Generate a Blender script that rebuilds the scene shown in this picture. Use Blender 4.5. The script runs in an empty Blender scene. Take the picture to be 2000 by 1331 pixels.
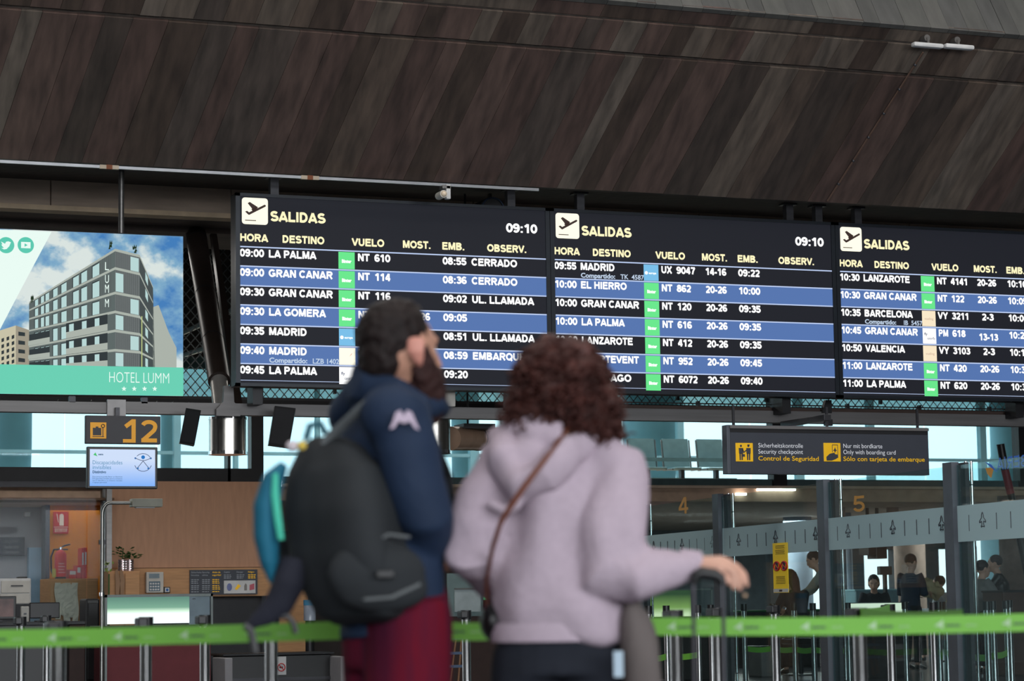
import bpy, bmesh, math, random
from mathutils import Vector, Matrix, noise as mn
random.seed(7)
SC = bpy.context.scene
COL = SC.collection
PI = math.pi

# ---------------------------------------------------------------- camera
F, CX, CY, H = 4722.0, 1000.0, 665.5, 1.02
YAW = math.radians(21.5); PIT = math.atan((1180 - 665.5) / F); ROLL = 0.0145
fw = Vector((math.sin(YAW) * math.cos(PIT), math.cos(YAW) * math.cos(PIT), math.sin(PIT)))
r0 = Vector((math.cos(YAW), -math.sin(YAW), 0)); u0 = r0.cross(fw)
rt = r0 * math.cos(ROLL) - u0 * math.sin(ROLL); up = u0 * math.cos(ROLL) + r0 * math.sin(ROLL)
cam = bpy.data.cameras.new('camera'); co = bpy.data.objects.new('camera', cam); COL.objects.link(co)
M = Matrix((rt, up, -fw)).transposed().to_4x4(); M.translation = Vector((0, 0, H)); co.matrix_world = M
cam.sensor_width = 36; cam.lens = 36 * F / 2000; cam.clip_end = 500; cam.clip_start = .1
cam.dof.use_dof = True; cam.dof.focus_distance = 24.5; cam.dof.aperture_fstop = 3.6; cam.dof.aperture_blades = 9
SC.camera = co

# ---------------------------------------------------------------- sky, exposure
SC.view_settings.view_transform = 'Standard'; SC.view_settings.look = 'None'
SC.view_settings.exposure = 0; SC.view_settings.gamma = 1; SC.view_settings.use_curve_mapping = False
w = bpy.data.worlds.new('overcast_sky'); SC.world = w; w.use_nodes = True
nt = w.node_tree; bg = nt.nodes['Background']
tc = nt.nodes.new('ShaderNodeTexCoord'); nz = nt.nodes.new('ShaderNodeTexNoise'); nz.inputs['Scale'].default_value = 5
nz.inputs['Detail'].default_value = 5
cr = nt.nodes.new('ShaderNodeValToRGB'); cr.color_ramp.elements[0].color = (.78, .92, 1, 1); cr.color_ramp.elements[1].color = (1, 1, 1, 1)
cr.color_ramp.elements[0].position = .35; cr.color_ramp.elements[1].position = .65
nt.links.new(tc.outputs['Generated'], nz.inputs['Vector']); nt.links.new(nz.outputs['Fac'], cr.inputs['Fac'])
nt.links.new(cr.outputs['Color'], bg.inputs['Color']); bg.inputs['Strength'].default_value = 1.75

def area(name, loc, rot, sx, sy, power, col=(1, 1, 1)):
    l = bpy.data.lights.new(name, 'AREA'); l.shape = 'RECTANGLE'; l.size = sx; l.size_y = sy; l.energy = power; l.color = col
    o = bpy.data.objects.new(name, l); COL.objects.link(o); o.location = loc; o.rotation_euler = rot
    return o
# added unseen fill lights behind and above the frame, cool from the rear, warm overhead
area('rear_fill', (3, -11.5, 5), (math.radians(90), 0, 0), 30, 6, 4300, (.92, .96, 1))
area('hall_fill', (2, 6, 9.8), (0, 0, 0), 16, 6, 650, (1, .97, .93))
area('hall_fill', (8, 16, 9.8), (0, 0, 0), 18, 3, 700, (1, .97, .93))

# added area fill: boosts the lamps under the slab, brightens mezzanine and counters
for x_, y_, e_ in ((5, 33, 16), (16, 35, 230), (20, 38, 280), (24, 36, 230), (12, 37, 70)): area('under_slab_fill', (x_, y_, 2.40), (0, 0, 0), 4, 1.2, e_, (1, .95, .9))
area('mezzanine_fill', (14, 37, 7.4), (0, 0, 0), 22, 6, 1300, (.9, .97, 1))  # unseen fill added so the backlit seats do not go black
area('counter_fill', (7, 27.6, 5.1), (0, 0, 0), 9, 1, 130, (1, .96, .9))  # unseen light added to brighten the brown panel and desks
# ---------------------------------------------------------------- helpers
def ray(px, py): return fw + rt * ((px - CX) / F) - up * ((py - CY) / F)
O = Vector((0, 0, H))
def aY(px, py, Y): d = ray(px, py); return O + d * (Y / d.y)          # point seen at a pixel of the photo on the real wall plane y = Y
def aZ(px, py, Z): d = ray(px, py); return O + d * ((Z - H) / d.z)
def aD(px, py, D):                                                    # ... at horizontal distance D along the view axis
    d = ray(px, py); h = d.x * math.sin(YAW) + d.y * math.cos(YAW); return O + d * (D / h)
def lin(c):
    return tuple(((v / 255) / 12.92 if v / 255 <= .04045 else ((v / 255 + .055) / 1.055) ** 2.4) for v in c) + (1,)
MATS = {}
def mat(name, rgb=(128, 128, 128), rough=.6, metal=0., var=.12, scale=6., bump=0., emit=None, es=1., spec=.5, stretch=(1, 1, 1), dark=None):
    if name in MATS: return MATS[name]
    m = bpy.data.materials.new(name); m.use_nodes = True; t = m.node_tree; b = t.nodes['Principled BSDF']
    c = lin(rgb)
    b.inputs['Roughness'].default_value = rough; b.inputs['Metallic'].default_value = metal
    b.inputs['Specular IOR Level'].default_value = spec
    g = t.nodes.new('ShaderNodeTexCoord'); mp = t.nodes.new('ShaderNodeMapping'); n = t.nodes.new('ShaderNodeTexNoise')
    mp.inputs['Scale'].default_value = stretch
    n.inputs['Scale'].default_value = scale; n.inputs['Detail'].default_value = 4
    t.links.new(g.outputs['Object'], mp.inputs['Vector']); t.links.new(mp.outputs['Vector'], n.inputs['Vector'])
    r = t.nodes.new('ShaderNodeValToRGB'); r.color_ramp.elements[0].position = .3; r.color_ramp.elements[1].position = .7
    c0 = lin(dark) if dark else tuple(v * (1 - var) for v in c[:3]) + (1,)
    c1 = c if dark else tuple(min(1, v * (1 + var)) for v in c[:3]) + (1,)
    r.color_ramp.elements[0].color = c0; r.color_ramp.elements[1].color = c1
    t.links.new(n.outputs['Fac'], r.inputs['Fac']); t.links.new(r.outputs['Color'], b.inputs['Base Color'])
    if bump:
        bp = t.nodes.new('ShaderNodeBump'); bp.inputs['Strength'].default_value = bump; bp.inputs['Distance'].default_value = .02
        t.links.new(n.outputs['Fac'], bp.inputs['Height']); t.links.new(bp.outputs['Normal'], b.inputs['Normal'])
    if emit:
        b.inputs['Emission Color'].default_value = lin(emit); b.inputs['Emission Strength'].default_value = es
    MATS[name] = m; return m
def glass(name, tint=(1, 1, 1), refl=.08, rough=.02, haze=0., hazecol=(150, 165, 165), flat=False):
    m = bpy.data.materials.new(name); m.use_nodes = True; t = m.node_tree; t.nodes.clear()
    o = t.nodes.new('ShaderNodeOutputMaterial'); a = t.nodes.new('ShaderNodeBsdfTransparent'); g = t.nodes.new('ShaderNodeBsdfGlossy')
    a.inputs['Color'].default_value = (*tint, 1); g.inputs['Roughness'].default_value = rough
    x = t.nodes.new('ShaderNodeMixShader'); x.inputs[0].default_value = refl
    t.links.new(a.outputs[0], x.inputs[1]); t.links.new(g.outputs[0], x.inputs[2]); last = x
    if haze:
        d = t.nodes.new('ShaderNodeBsdfDiffuse'); d.inputs['Color'].default_value = lin(hazecol)
        n = t.nodes.new('ShaderNodeTexNoise'); n.inputs['Scale'].default_value = 9
        k = t.nodes.new('ShaderNodeMath'); k.operation = 'MULTIPLY'; k.inputs[1].default_value = haze * 2
        t.links.new(n.outputs['Fac'], k.inputs[0])
        y = t.nodes.new('ShaderNodeMixShader'); y.inputs[0].default_value = haze
        if not flat: t.links.new(k.outputs[0], y.inputs[0])
        t.links.new(x.outputs[0], y.inputs[1]); t.links.new(d.outputs[0], y.inputs[2]); last = y
    t.links.new(last.outputs[0], o.inputs['Surface']); MATS[name] = m; return m
def led(name, rgb, s=1.):            # a self-lit screen colour
    if name in MATS: return MATS[name]
    m = bpy.data.materials.new(name); m.use_nodes = True; b = m.node_tree.nodes['Principled BSDF']
    b.inputs['Base Color'].default_value = (.01, .01, .012, 1); b.inputs['Roughness'].default_value = .5
    b.inputs['Specular IOR Level'].default_value = .1
    b.inputs['Emission Color'].default_value = lin(rgb); b.inputs['Emission Strength'].default_value = s
    MATS[name] = m; return m

def tag(o, label=None, cat=None, group=None, kind=None, category=None):
    cat = cat or category
    if label: o['label'] = label
    if cat: o['category'] = cat
    if group: o['group'] = group
    if kind: o['kind'] = kind
    return o
def thing(name, label, cat, loc=(0, 0, 0), group=None, rz=0.):
    o = bpy.data.objects.new(name, None); COL.objects.link(o); o.location = loc; o.rotation_euler = (0, 0, rz); o.empty_display_size = .1
    return tag(o, label, cat, group)
class B:
    """collects shapes given in world coordinates; build() makes ONE mesh object"""
    def __init__(s): s.v = []; s.f = []
    def add(s, vs, fs):
        k = len(s.v); s.v += [Vector(v) for v in vs]; s.f += [tuple(i + k for i in f) for f in fs]; return s
    def box(s, a, b):
        x0, x1 = sorted((a[0], b[0])); y0, y1 = sorted((a[1], b[1])); z0, z1 = sorted((a[2], b[2]))
        return s.add([(x0, y0, z0), (x1, y0, z0), (x1, y1, z0), (x0, y1, z0), (x0, y0, z1), (x1, y0, z1), (x1, y1, z1), (x0, y1, z1)],
                     [(0, 3, 2, 1), (4, 5, 6, 7), (0, 1, 5, 4), (1, 2, 6, 5), (2, 3, 7, 6), (3, 0, 4, 7)])
    def bbox(s, a, b, r=.01):
        """box with chamfered vertical+horizontal edges (via bmesh)"""
        bm = bmesh.new(); c = [(a[i] + b[i]) / 2 for i in range(3)]; d = [abs(a[i] - b[i]) for i in range(3)]
        bmesh.ops.create_cube(bm, size=1, matrix=Matrix.Translation(c) @ Matrix.Diagonal((*d, 1)))
        bmesh.ops.bevel(bm, geom=bm.edges[:], offset=min(r, min(d) * .45), segments=2, affect='EDGES', profile=.5)
        bm.verts.index_update(); s.add([v.co for v in bm.verts], [[v.index for v in f.verts] for f in bm.faces]); bm.free(); return s
    def prism(s, pts, d):
        """polygon (world points, planar) extruded by vector d"""
        n = len(pts); d = Vector(d); vs = [Vector(p) for p in pts] + [Vector(p) + d for p in pts]
        fs = [tuple(range(n)), tuple(range(2 * n - 1, n - 1, -1))] + [(i, i + n, (i + 1) % n + n, (i + 1) % n) for i in range(n)]
        return s.add(vs, fs)
    def tube(s, pts, rad, n=12, ref=(1, 0, 0), cap=True, phase=0.):
        pts = [Vector(p) for p in pts]; ref = Vector(ref); k = len(s.v); m = len(pts)
        if not isinstance(rad, (list, tuple)): rad = [rad] * m
        a = None
        for i, p in enumerate(pts):
            t = (pts[min(i + 1, m - 1)] - pts[max(i - 1, 0)]).normalized()
            if a is None:
                a = ref - t * ref.dot(t)
                if a.length < 1e-4: a = t.orthogonal()
            else: a = a - t * a.dot(t)
            a.normalize(); b = t.cross(a)
            ra, rb = rad[i] if isinstance(rad[i], (list, tuple)) else (rad[i], rad[i])
            for j in range(n):
                q = 2 * PI * j / n + phase; s.v.append(p + a * (math.cos(q) * ra) + b * (math.sin(q) * rb))
        for i in range(m - 1):
            for j in range(n):
                s.f.append((k + i * n + j, k + i * n + (j + 1) % n, k + (i + 1) * n + (j + 1) % n, k + (i + 1) * n + j))
        if cap: s.f += [tuple(k + j for j in reversed(range(n))), tuple(k + (m - 1) * n + j for j in range(n))]
        return s
    def ball(s, c, r, mt=None, u=16, v=10):
        r = (r, r, r) if not isinstance(r, (list, tuple)) else r
        bm = bmesh.new(); bmesh.ops.create_uvsphere(bm, u_segments=u, v_segments=v, radius=1)
        bm.verts.index_update(); q = mt or Matrix.Identity(3)
        s.add([Vector(c) + q @ Vector((p.co.x * r[0], p.co.y * r[1], p.co.z * r[2])) for p in bm.verts], [[x.index for x in f.verts] for f in bm.faces])
        bm.free(); return s
    def build(s, name, m, parent=None, smooth=False, local=False, **kw):
        off = Vector((0, 0, 0))
        if parent is not None and not local:
            p = parent
            while p: off += p.location; p = p.parent
        me = bpy.data.meshes.new(name); me.from_pydata([v - off for v in s.v], [], s.f); me.validate()
        bm = bmesh.new(); bm.from_mesh(me); bmesh.ops.recalc_face_normals(bm, faces=bm.faces[:]); bm.to_mesh(me); bm.free()
        if smooth:
            me.polygons.foreach_set('use_smooth', [True] * len(me.polygons))
            if smooth != 2: me.set_sharp_from_angle(angle=math.radians(38))
        me.materials.append(MATS[m] if isinstance(m, str) else m)
        o = bpy.data.objects.new(name, me); COL.objects.link(o); o.parent = parent
        return tag(o, **kw)
TXT = {}
def glyphs(body, bold):
    k = (body, bold)
    if k not in TXT:
        c = bpy.data.curves.new('t', 'FONT'); c.body = body; c.offset = bold; c.resolution_u = 3
        o = bpy.data.objects.new('t', c); COL.objects.link(o); bpy.context.view_layer.update()
        me = bpy.data.meshes.new_from_object(o.evaluated_get(bpy.context.evaluated_depsgraph_get()))
        TXT[k] = ([tuple(v.co) for v in me.vertices], [tuple(p.vertices) for p in me.polygons])
        bpy.data.objects.remove(o); bpy.data.curves.remove(c); bpy.data.meshes.remove(me)
    return TXT[k]
def letter(b, body, pos, h, width=None, bold=.028, R=(1, 0, 0), U=(0, 0, 1), align='l', flip=False):
    """adds text to collector b; pos = lower-left of the first letter, h = cap height, width = full width"""
    vs, fs = glyphs(body, bold)
    if not vs: return b
    x0 = min(v[0] for v in vs); x1 = max(v[0] for v in vs); sy = h / (.682 + 2 * bold)
    sx = sy if width is None else width / (x1 - x0)
    R = Vector(R); U = Vector(U); pos = Vector(pos)
    sh = {'l': 0, 'c': -(x1 - x0) * sx / 2, 'r': -(x1 - x0) * sx}[align]
    g = (lambda x: (x1 - x)) if flip else (lambda x: (x - x0))
    return b.add([pos + R * (g(v[0]) * sx + sh) + U * ((v[1] + bold) * sy) for v in vs], fs)
def solid(name, b, m, parent, voxel=.012, smooth=6, fold=0., fscale=(6, 6, 3), local=True, fine=0., clip=None, factor=.5, **kw):
    """closed shapes of b fused into one continuous surface"""
    off = Vector((0, 0, 0))
    me = bpy.data.meshes.new('tmp'); me.from_pydata([v - off for v in b.v], [], b.f)
    bm = bmesh.new(); bm.from_mesh(me); bmesh.ops.recalc_face_normals(bm, faces=bm.faces[:]); bm.to_mesh(me); bm.free()
    o = bpy.data.objects.new('tmp', me); COL.objects.link(o)
    md = o.modifiers.new('r', 'REMESH'); md.mode = 'VOXEL'; md.voxel_size = voxel
    if smooth: ms = o.modifiers.new('s', 'SMOOTH'); ms.iterations = smooth; ms.factor = factor
    bpy.context.view_layer.update()
    r = bpy.data.meshes.new_from_object(o.evaluated_get(bpy.context.evaluated_depsgraph_get()))
    bpy.data.objects.remove(o); bpy.data.meshes.remove(me); r.name = name
    if fold or fine:
        nor = [v.normal.copy() for v in r.vertices]
        for v, n in zip(r.vertices, nor):
            p = v.co
            d = fold * mn.noise(Vector((p.x * fscale[0], p.y * fscale[1], p.z * fscale[2]))) + fine * mn.noise(p * 55)
            v.co = p + n * d
    if clip:
        for v in r.vertices: v.co = clip(v.co)
    r.polygons.foreach_set('use_smooth', [True] * len(r.polygons))
    r.materials.clear(); r.materials.append(MATS[m] if isinstance(m, str) else m)
    ob = bpy.data.objects.new(name, r); COL.objects.link(ob); ob.parent = parent
    return tag(ob, **kw)
def copy_tree(root, loc, label=None, group=None, rz=None):
    r = root.copy(); COL.objects.link(r); r.location = loc
    if rz is not None: r.rotation_euler = (0, 0, rz)
    if label: r['label'] = label
    if group: r['group'] = group
    for ch in root.children:
        c = ch.copy(); COL.objects.link(c); c.parent = r
        for g in ch.children:
            d = g.copy(); COL.objects.link(d); d.parent = c
    return r

# ---------------------------------------------------------------- materials
mat('black_metal', (38, 38, 41), .45, .3); mat('dark_steel', (62, 62, 66), .4, .5, stretch=(1, 1, 6)); mat('grey_steel', (120, 118, 116), .35, .7, scale=3, stretch=(.4, 1, 8))
mat('beam_steel', (112, 110, 110), .5, .2, scale=4, stretch=(.3, 1, 6)); mat('stainless', (190, 185, 178), .25, 1., var=.18, scale=3, stretch=(9, 9, .4))
mat('chrome', (215, 215, 215), .12, 1.); mat('post_grey', (88, 92, 100), .45, .25); mat('white_paint', (205, 205, 205), .5); mat('off_white', (198, 194, 186), .55)
mat('black_plastic', (22, 22, 24), .4); mat('concrete_dark', (74, 67, 62), .85, bump=.3, var=.3, scale=3, stretch=(4, 1, 1))
mat('fascia', (196, 176, 158), .8, var=.15, scale=2, stretch=(1, 1, 6)); mat('fascia_strip', (225, 200, 168), .7); mat('brown_tube', (60, 50, 46), .4, .1, stretch=(2, 2, .3))
mat('wood', (190, 142, 98), .6, var=.12, scale=4, stretch=(1, 1, 12)); mat('brown_panel', (186, 142, 114), .75, var=.08, scale=3, stretch=(6, 1, 1))
mat('orange_wall', (226, 140, 42), .8, var=.05); mat('grey_wall', (158, 156, 160), .8, var=.05); mat('red_paint', (200, 22, 30), .4); mat('red_sign', (190, 20, 26), .5, var=.03)
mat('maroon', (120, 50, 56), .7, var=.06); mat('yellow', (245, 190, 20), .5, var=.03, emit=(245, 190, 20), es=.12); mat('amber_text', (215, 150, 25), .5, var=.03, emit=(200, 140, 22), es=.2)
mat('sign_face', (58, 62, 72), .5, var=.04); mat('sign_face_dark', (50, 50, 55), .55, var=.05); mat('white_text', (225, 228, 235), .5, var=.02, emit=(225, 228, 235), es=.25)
mat('leaf', (48, 88, 36), .6, var=.3); mat('soil', (40, 30, 24), .9); mat('tin', (170, 150, 150), .3, .8); mat('paper', (205, 198, 180), .8, var=.08); mat('floor_tile', (58, 62, 70), .18, var=.1, scale=1.5)
mat('belt_green', (112, 178, 62), .6, var=.05); mat('belt_print', (60, 78, 70), .6); mat('belt_print_pale', (170, 200, 160), .6)
mat('slab_white', (180, 172, 164), .8); mat('slab_brown', (196, 168, 146), .8, var=.15); mat('teal_concrete', (140, 178, 188), .8, var=.1, scale=2)
mat('mesh_metal', (120, 125, 125), .5, .3); mat('seat_grey', (120, 145, 146), .6); mat('wall_plain', (120, 118, 116), .9)
mat('skin', (205, 158, 138), .55, var=.07, scale=14); mat('skin_tan', (186, 138, 116), .55, var=.07, scale=14); mat('ear_skin', (205, 140, 124), .55, var=.06)
mat('hair_dark', (30, 22, 21), .6, var=.35, scale=40, bump=.6, spec=.2); mat('hair_auburn', (68, 36, 31), .55, var=.45, scale=25, spec=.3); mat('beard', (52, 32, 30), .7, var=.35, scale=40, bump=.6, spec=.2)
mat('hoodie', (178, 162, 174), .9, var=.04, scale=60, spec=.1); mat('navy', (26, 42, 66), .75, var=.1, scale=5, spec=.3); mat('black_denim', (32, 35, 43), .85, var=.15, spec=.2)
mat('pack', (40, 43, 46), .8, var=.14, scale=5, spec=.25); mat('pack_trim', (92, 96, 98), .7); mat('maroon_cloth', (104, 18, 36), .85, dark=(54, 24, 46), scale=5, stretch=(3, 3, .4), spec=.1)
mat('leather', (118, 66, 46), .55); mat('teal_cloth', (10, 96, 122), .75, var=.1); mat('mint', (64, 186, 158), .7); mat('taupe', (98, 90, 88), .9, var=.12, bump=.2); mat('eye_white', (225, 222, 215), .3); mat('iris', (60, 40, 28), .3)
led('led_back', (26, 28, 35), 1); led('led_row', (84, 116, 174), 1.0); led('led_line', (188, 205, 240), 1.); led('led_white', (255, 255, 255), 1.15); led('led_cream', (255, 244, 195), 1.05)
led('led_tile', (255, 250, 228), 1.1); led('led_green', (104, 232, 140), 1); led('led_sky', (120, 190, 232), 1); led('led_beige', (250, 232, 200), 1); led('led_ink', (58, 44, 40), 1); led('led_grey', (200, 218, 240), .9)
led('led_pale', (205, 255, 215), 1); led('led_red', (220, 80, 90), 1); led('led_navy', (70, 80, 110), 1)
mat('lamp_on', (250, 250, 250), emit=(255, 250, 240), es=4)
glass('window_glass', (.89, .985, 1.), .05); glass('near_glass', (.80, .92, .92), .07, haze=.03); glass('office_glass', (.88, .93, .95), .004)
glass('frosted', (.22, .27, .28), .02, .4, haze=.75, hazecol=(196, 224, 230), flat=True)
# ---------------------------------------------------------------- bold grotesque lettering drawn with strokes (capitals and figures)
TK = .25
def arc(cx, cy, rx, ry, a0, a1, n=10): return [(cx + rx * math.cos(math.radians(a0 + (a1 - a0) * k / n)), cy + ry * math.sin(math.radians(a0 + (a1 - a0) * k / n))) for k in range(n + 1)]
h = TK / 2; T_ = 1 - h * .85; L_ = h * .85; MID = .53
G_ = {
 'A': (1.0, [[(.09, 0), (.5, .97)], [(.91, 0), (.5, .97)], [(.22, .27), (.78, .27)]]), 'B': (1.0, [[(.18, 0), (.18, 1)], [(.18, T_), (.5, T_)] + arc(.52, .74, .24, T_ - .74, 90, -90)[1:] + [(.18, .53)], [(.18, L_)] + [(.52, L_)] + arc(.55, .29, .27, .29 - L_, -90, 90)[1:] + [(.18, .53)]]),
 'C': (1.0, [arc(.52, .5, .38, .5 - L_, 40, 320, 20)]), 'D': (1.0, [[(.18, 0), (.18, 1)], [(.18, L_), (.42, L_)] + arc(.43, .5, .38, .5 - L_, -90, 90, 14)[1:] + [(.18, T_)]]),
 'E': (.93, [[(.18, 0), (.18, 1)], [(.18, T_), (.86, T_)], [(.18, MID), (.8, MID)], [(.18, L_), (.88, L_)]]), 'F': (.85, [[(.18, 0), (.18, 1)], [(.18, T_), (.8, T_)], [(.18, MID), (.72, MID)]]),
 'G': (1.08, [arc(.54, .5, .4, .5 - L_, 40, 335, 20), [(.94 - h * .2, 0.12), (.94 - h * .2, .44)], [(.56, .44), (.98, .44)]]), 'H': (1.0, [[(.18, 0), (.18, 1)], [(.82, 0), (.82, 1)], [(.18, .52), (.82, .52)]]),
 'I': (.39, [[(.195, 0), (.195, 1)]]), 'K': (1.0, [[(.18, 0), (.18, 1)], [(.84, 1), (.22, .38)], [(.42, .58), (.86, 0)]]), 'L': (.85, [[(.18, 0), (.18, 1)], [(.18, L_), (.82, L_)]]),
 'M': (1.16, [[(.18, 0), (.18, 1)], [(.98, 0), (.98, 1)], [(.22, 1), (.58, .06)], [(.94, 1), (.58, .06)]]), 'N': (1.0, [[(.18, 0), (.18, 1)], [(.82, 0), (.82, 1)], [(.2, .97), (.8, .03)]]),
 'O': (1.08, [arc(.54, .5, .4, .5 - L_, 0, 360, 28)]), 'P': (.93, [[(.18, 0), (.18, 1)], [(.18, T_), (.5, T_)] + arc(.52, .68, .26, T_ - .68, 90, -90)[1:] + [(.18, .445)]]), 'Q': (1.08, [arc(.54, .5, .4, .5 - L_, 0, 360, 28), [(.6, .28), (.98, -.04)]]),
 'R': (1.0, [[(.18, 0), (.18, 1)], [(.18, T_), (.55, T_)] + arc(.57, .7, .26, T_ - .7, 90, -90)[1:] + [(.18, .5)], [(.52, .48), (.86, 0)]]),
 'S': (.93, [arc(.46, .71, .3, T_ - .71, 25, 180, 9) + arc(.47, .71, .31, .2, 190, 255, 4) + arc(.46, .29, .34, .22, 75, -5, 6)[0:] + arc(.46, .3, .34, .3 - L_, -12, -160, 10)]),
 'T': (.85, [[(.02, T_), (.83, T_)], [(.425, 0), (.425, 1)]]), 'U': (1.0, [[(.18, 1), (.18, .4)] + arc(.5, .4, .32, .4 - L_, 180, 360, 14) + [(.82, 1)]]), 'V': (.93, [[(.08, 1), (.465, .04)], [(.85, 1), (.465, .04)]]),
 'X': (.93, [[(.1, 0), (.83, 1)], [(.1, 1), (.83, 0)]]), 'Y': (.93, [[(.09, 1), (.465, .43)], [(.84, 1), (.465, .43)], [(.465, 0), (.465, .45)]]), 'Z': (.85, [[(.06, T_), (.8, T_)], [(.74, T_), (.12, L_)], [(.05, L_), (.82, L_)]]),
 '0': (.78, [arc(.39, .5, .27, .5 - L_, 0, 360, 26)]), '1': (.78, [[(.48, 0), (.48, 1)], [(.46, .93), (.13, .68)]]),
 '2': (.78, [arc(.38, .71, .26, T_ - .71, 165, 0, 10) + arc(.34, .71, .3, .3, -5, -45, 4) + [(.14, .12)], [(.06, L_), (.71, L_)]]),
 '3': (.78, [arc(.37, .74, .25, T_ - .74, 160, -85, 12), [(.28, .54)] + arc(.38, .29, .28, .25, 80, 0, 6) + arc(.38, .29, .28, .29 - L_, -10, -165, 10)]), '4': (.78, [[(.54, 0), (.54, 1)], [(.5, .98), (.08, .3)], [(.04, .29), (.74, .29)]]),
 '5': (.78, [[(.7, T_), (.2, T_)], [(.19, 1), (.13, .47)], [(.13, .5)] + arc(.36, .32, .29, .25, 115, 0, 7) + arc(.37, .32, .28, .32 - L_, -10, -165, 10)]), '6': (.78, [arc(.4, .31, .26, .31 - L_, 0, 360, 20), arc(.42, .5, .31, .5 - L_, 45, 180, 12) + [(.13, .35)]]),
 '7': (.78, [[(.06, T_), (.72, T_)], [(.68, T_), (.42, .45), (.31, 0)]]), '8': (.78, [arc(.39, .74, .22, T_ - .74, 0, 360, 20), arc(.39, .3, .27, .3 - L_, 0, 360, 20)]),
 '9': (.78, [arc(.38, .69, .26, T_ - .69, 0, 360, 20), arc(.36, .5, .31, .5 - L_, 225, 360, 12) + [(.65, .65)]]),
 ':': (.46, [[(.23, 0), (.23, .2)], [(.23, .52), (.23, .72)]]), '.': (.39, [[(.195, 0), (.195, .2)]]), '-': (.46, [[(.04, .36), (.42, .36)]]), ' ': (.39, [])}
def stroke(pts, t):
    pts = [p for i, p in enumerate(pts) if not i or math.dist(p, pts[i - 1]) > 1e-4]; vs = []; n = len(pts); closed = n > 3 and math.dist(pts[0], pts[-1]) < 1e-6
    for i, p in enumerate(pts):
        a = pts[i - 1] if i else (pts[-2] if closed else None); c = pts[i + 1] if i < n - 1 else (pts[1] if closed else None)
        ds = []
        for u, v in ((a, p), (p, c)):
            if u is None or v is None: continue
            l = math.dist(u, v) or 1; ds.append(((v[0] - u[0]) / l, (v[1] - u[1]) / l))
        nx = sum(-d[1] for d in ds); ny = sum(d[0] for d in ds); l = math.hypot(nx, ny) or 1; nx /= l; ny /= l
        m = 1 / max(.5, abs(nx * -ds[0][1] + ny * ds[0][0]))
        vs += [(p[0] + nx * t / 2 * m, p[1] + ny * t / 2 * m), (p[0] - nx * t / 2 * m, p[1] - ny * t / 2 * m)]
    return vs, [(2 * i, 2 * i + 1, 2 * i + 3, 2 * i + 2) for i in range(n - 1)]
def caps(b, s_, pos, h, width=None, align='l', R=(1, 0, 0), U=(0, 0, 1), t=TK, flip=False, asp=1.):
    R = Vector(R); U = Vector(U); pos = Vector(pos); tot = sum(G_[c][0] for c in s_)
    sx = (h * asp if width is None else width / (tot - .12)); sh = {'l': -.07 * sx, 'c': -tot * sx / 2, 'r': -tot * sx + .06 * sx}[align]; x = 0
    for c in s_:
        for k, st in enumerate(G_[c][1]):
            vs, fs = stroke(st, t)
            g = (lambda q: tot - q) if flip else (lambda q: q)
            nrm = R.cross(U) * (k * .0002)
            b.add([pos + R * (sh + g(x + v[0]) * sx) + U * (v[1] * h) + nrm for v in vs], fs)
        x += G_[c][0]
    return b
# ================================================================ SETTING
def struct(b, name, m, parent=None, **kw):
    o = b.build(name, m, parent, **kw)
    if parent is None: o['kind'] = 'structure'
    return o
struct(B().box((-24, -12.2, -.2), (46, 62, 0)), 'floor', 'floor_tile')
struct(B().box((-24.3, -12, 0), (-24, 45, 10)), 'wall_left', 'wall_plain'); struct(B().box((46, -12, 0), (46.3, 45, 10)), 'wall_right', 'wall_plain')
struct(B().box((-24, -12.4, 0), (46, -12.1, 10)), 'wall_back', 'wall_plain')
struct(B().box((-24, -12, 10), (46, 21, 10.3)), 'ceiling', 'concrete_dark')
# board-marked concrete vault over the boards: every formwork strip is a piece
TONES = []
for i, c in enumerate([(104, 88, 77), (84, 69, 60), (114, 101, 90), (98, 77, 70), (80, 68, 61), (106, 85, 77), (120, 108, 98), (91, 79, 72)]):
    TONES.append(mat('strip_tone_%d' % i, c, .8, dark=tuple(int(v * .68) for v in c), scale=4.2, stretch=(2.6, .5, .5), bump=.5))
UP_T = [mat('upper_tone_%d' % i, c, .8, dark=tuple(int(v * .86) for v in c), scale=3, stretch=(3, .8, .8), bump=.3) for i, c in enumerate([(88, 87, 83), (80, 79, 76), (95, 93, 89), (84, 83, 81)])]
v_ = tag(thing('ceiling', None, None, (9, 22.3, 5.2)), kind='structure')
def zs(y): return 5.2 + math.tan(math.radians(40)) * (22.3 - y)
X0, X1 = -4, 24
def strips(y_lo, y_hi, wmin, wmax, tones, zf, thick, shear=.155, nn='concrete_strip'):
    x = X0
    nrm = Vector((0, -(zf(y_lo) - zf(y_hi)), (y_lo - y_hi))).normalized()
    nrm = Vector((0, zf(y_hi) - zf(y_lo), -(y_hi - y_lo))).normalized()
    if nrm.z > 0: nrm = -nrm
    prev = None
    while x < X1:
        wd = random.uniform(wmin, wmax); t = random.choice([q for q in tones if q is not prev]); prev = t
        h = random.uniform(0, .008); g = .0015; b = B()
        p = [Vector((x + g, y_lo, zf(y_lo))), Vector((x + wd - g, y_lo, zf(y_lo))), Vector((x + wd - g + shear * abs(y_lo - y_hi), y_hi, zf(y_hi))), Vector((x + g + shear * abs(y_lo - y_hi), y_hi, zf(y_hi)))]
        b.prism([q - nrm * .05 for q in p], nrm * (.05 + h)).build(nn, t, v_)
        x += wd
strips(22.3, 21.0, .17, .42, TONES, zs, 0)
strips(20.97, 20.70, .17, .36, TONES[:3] + TONES[5:], lambda y: zs(y) + .01, 0)
strips(20.69, 20.53, .5, 1.3, TONES[1:4], lambda y: zs(y) + .03, 0, nn='edge_strip')
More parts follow.
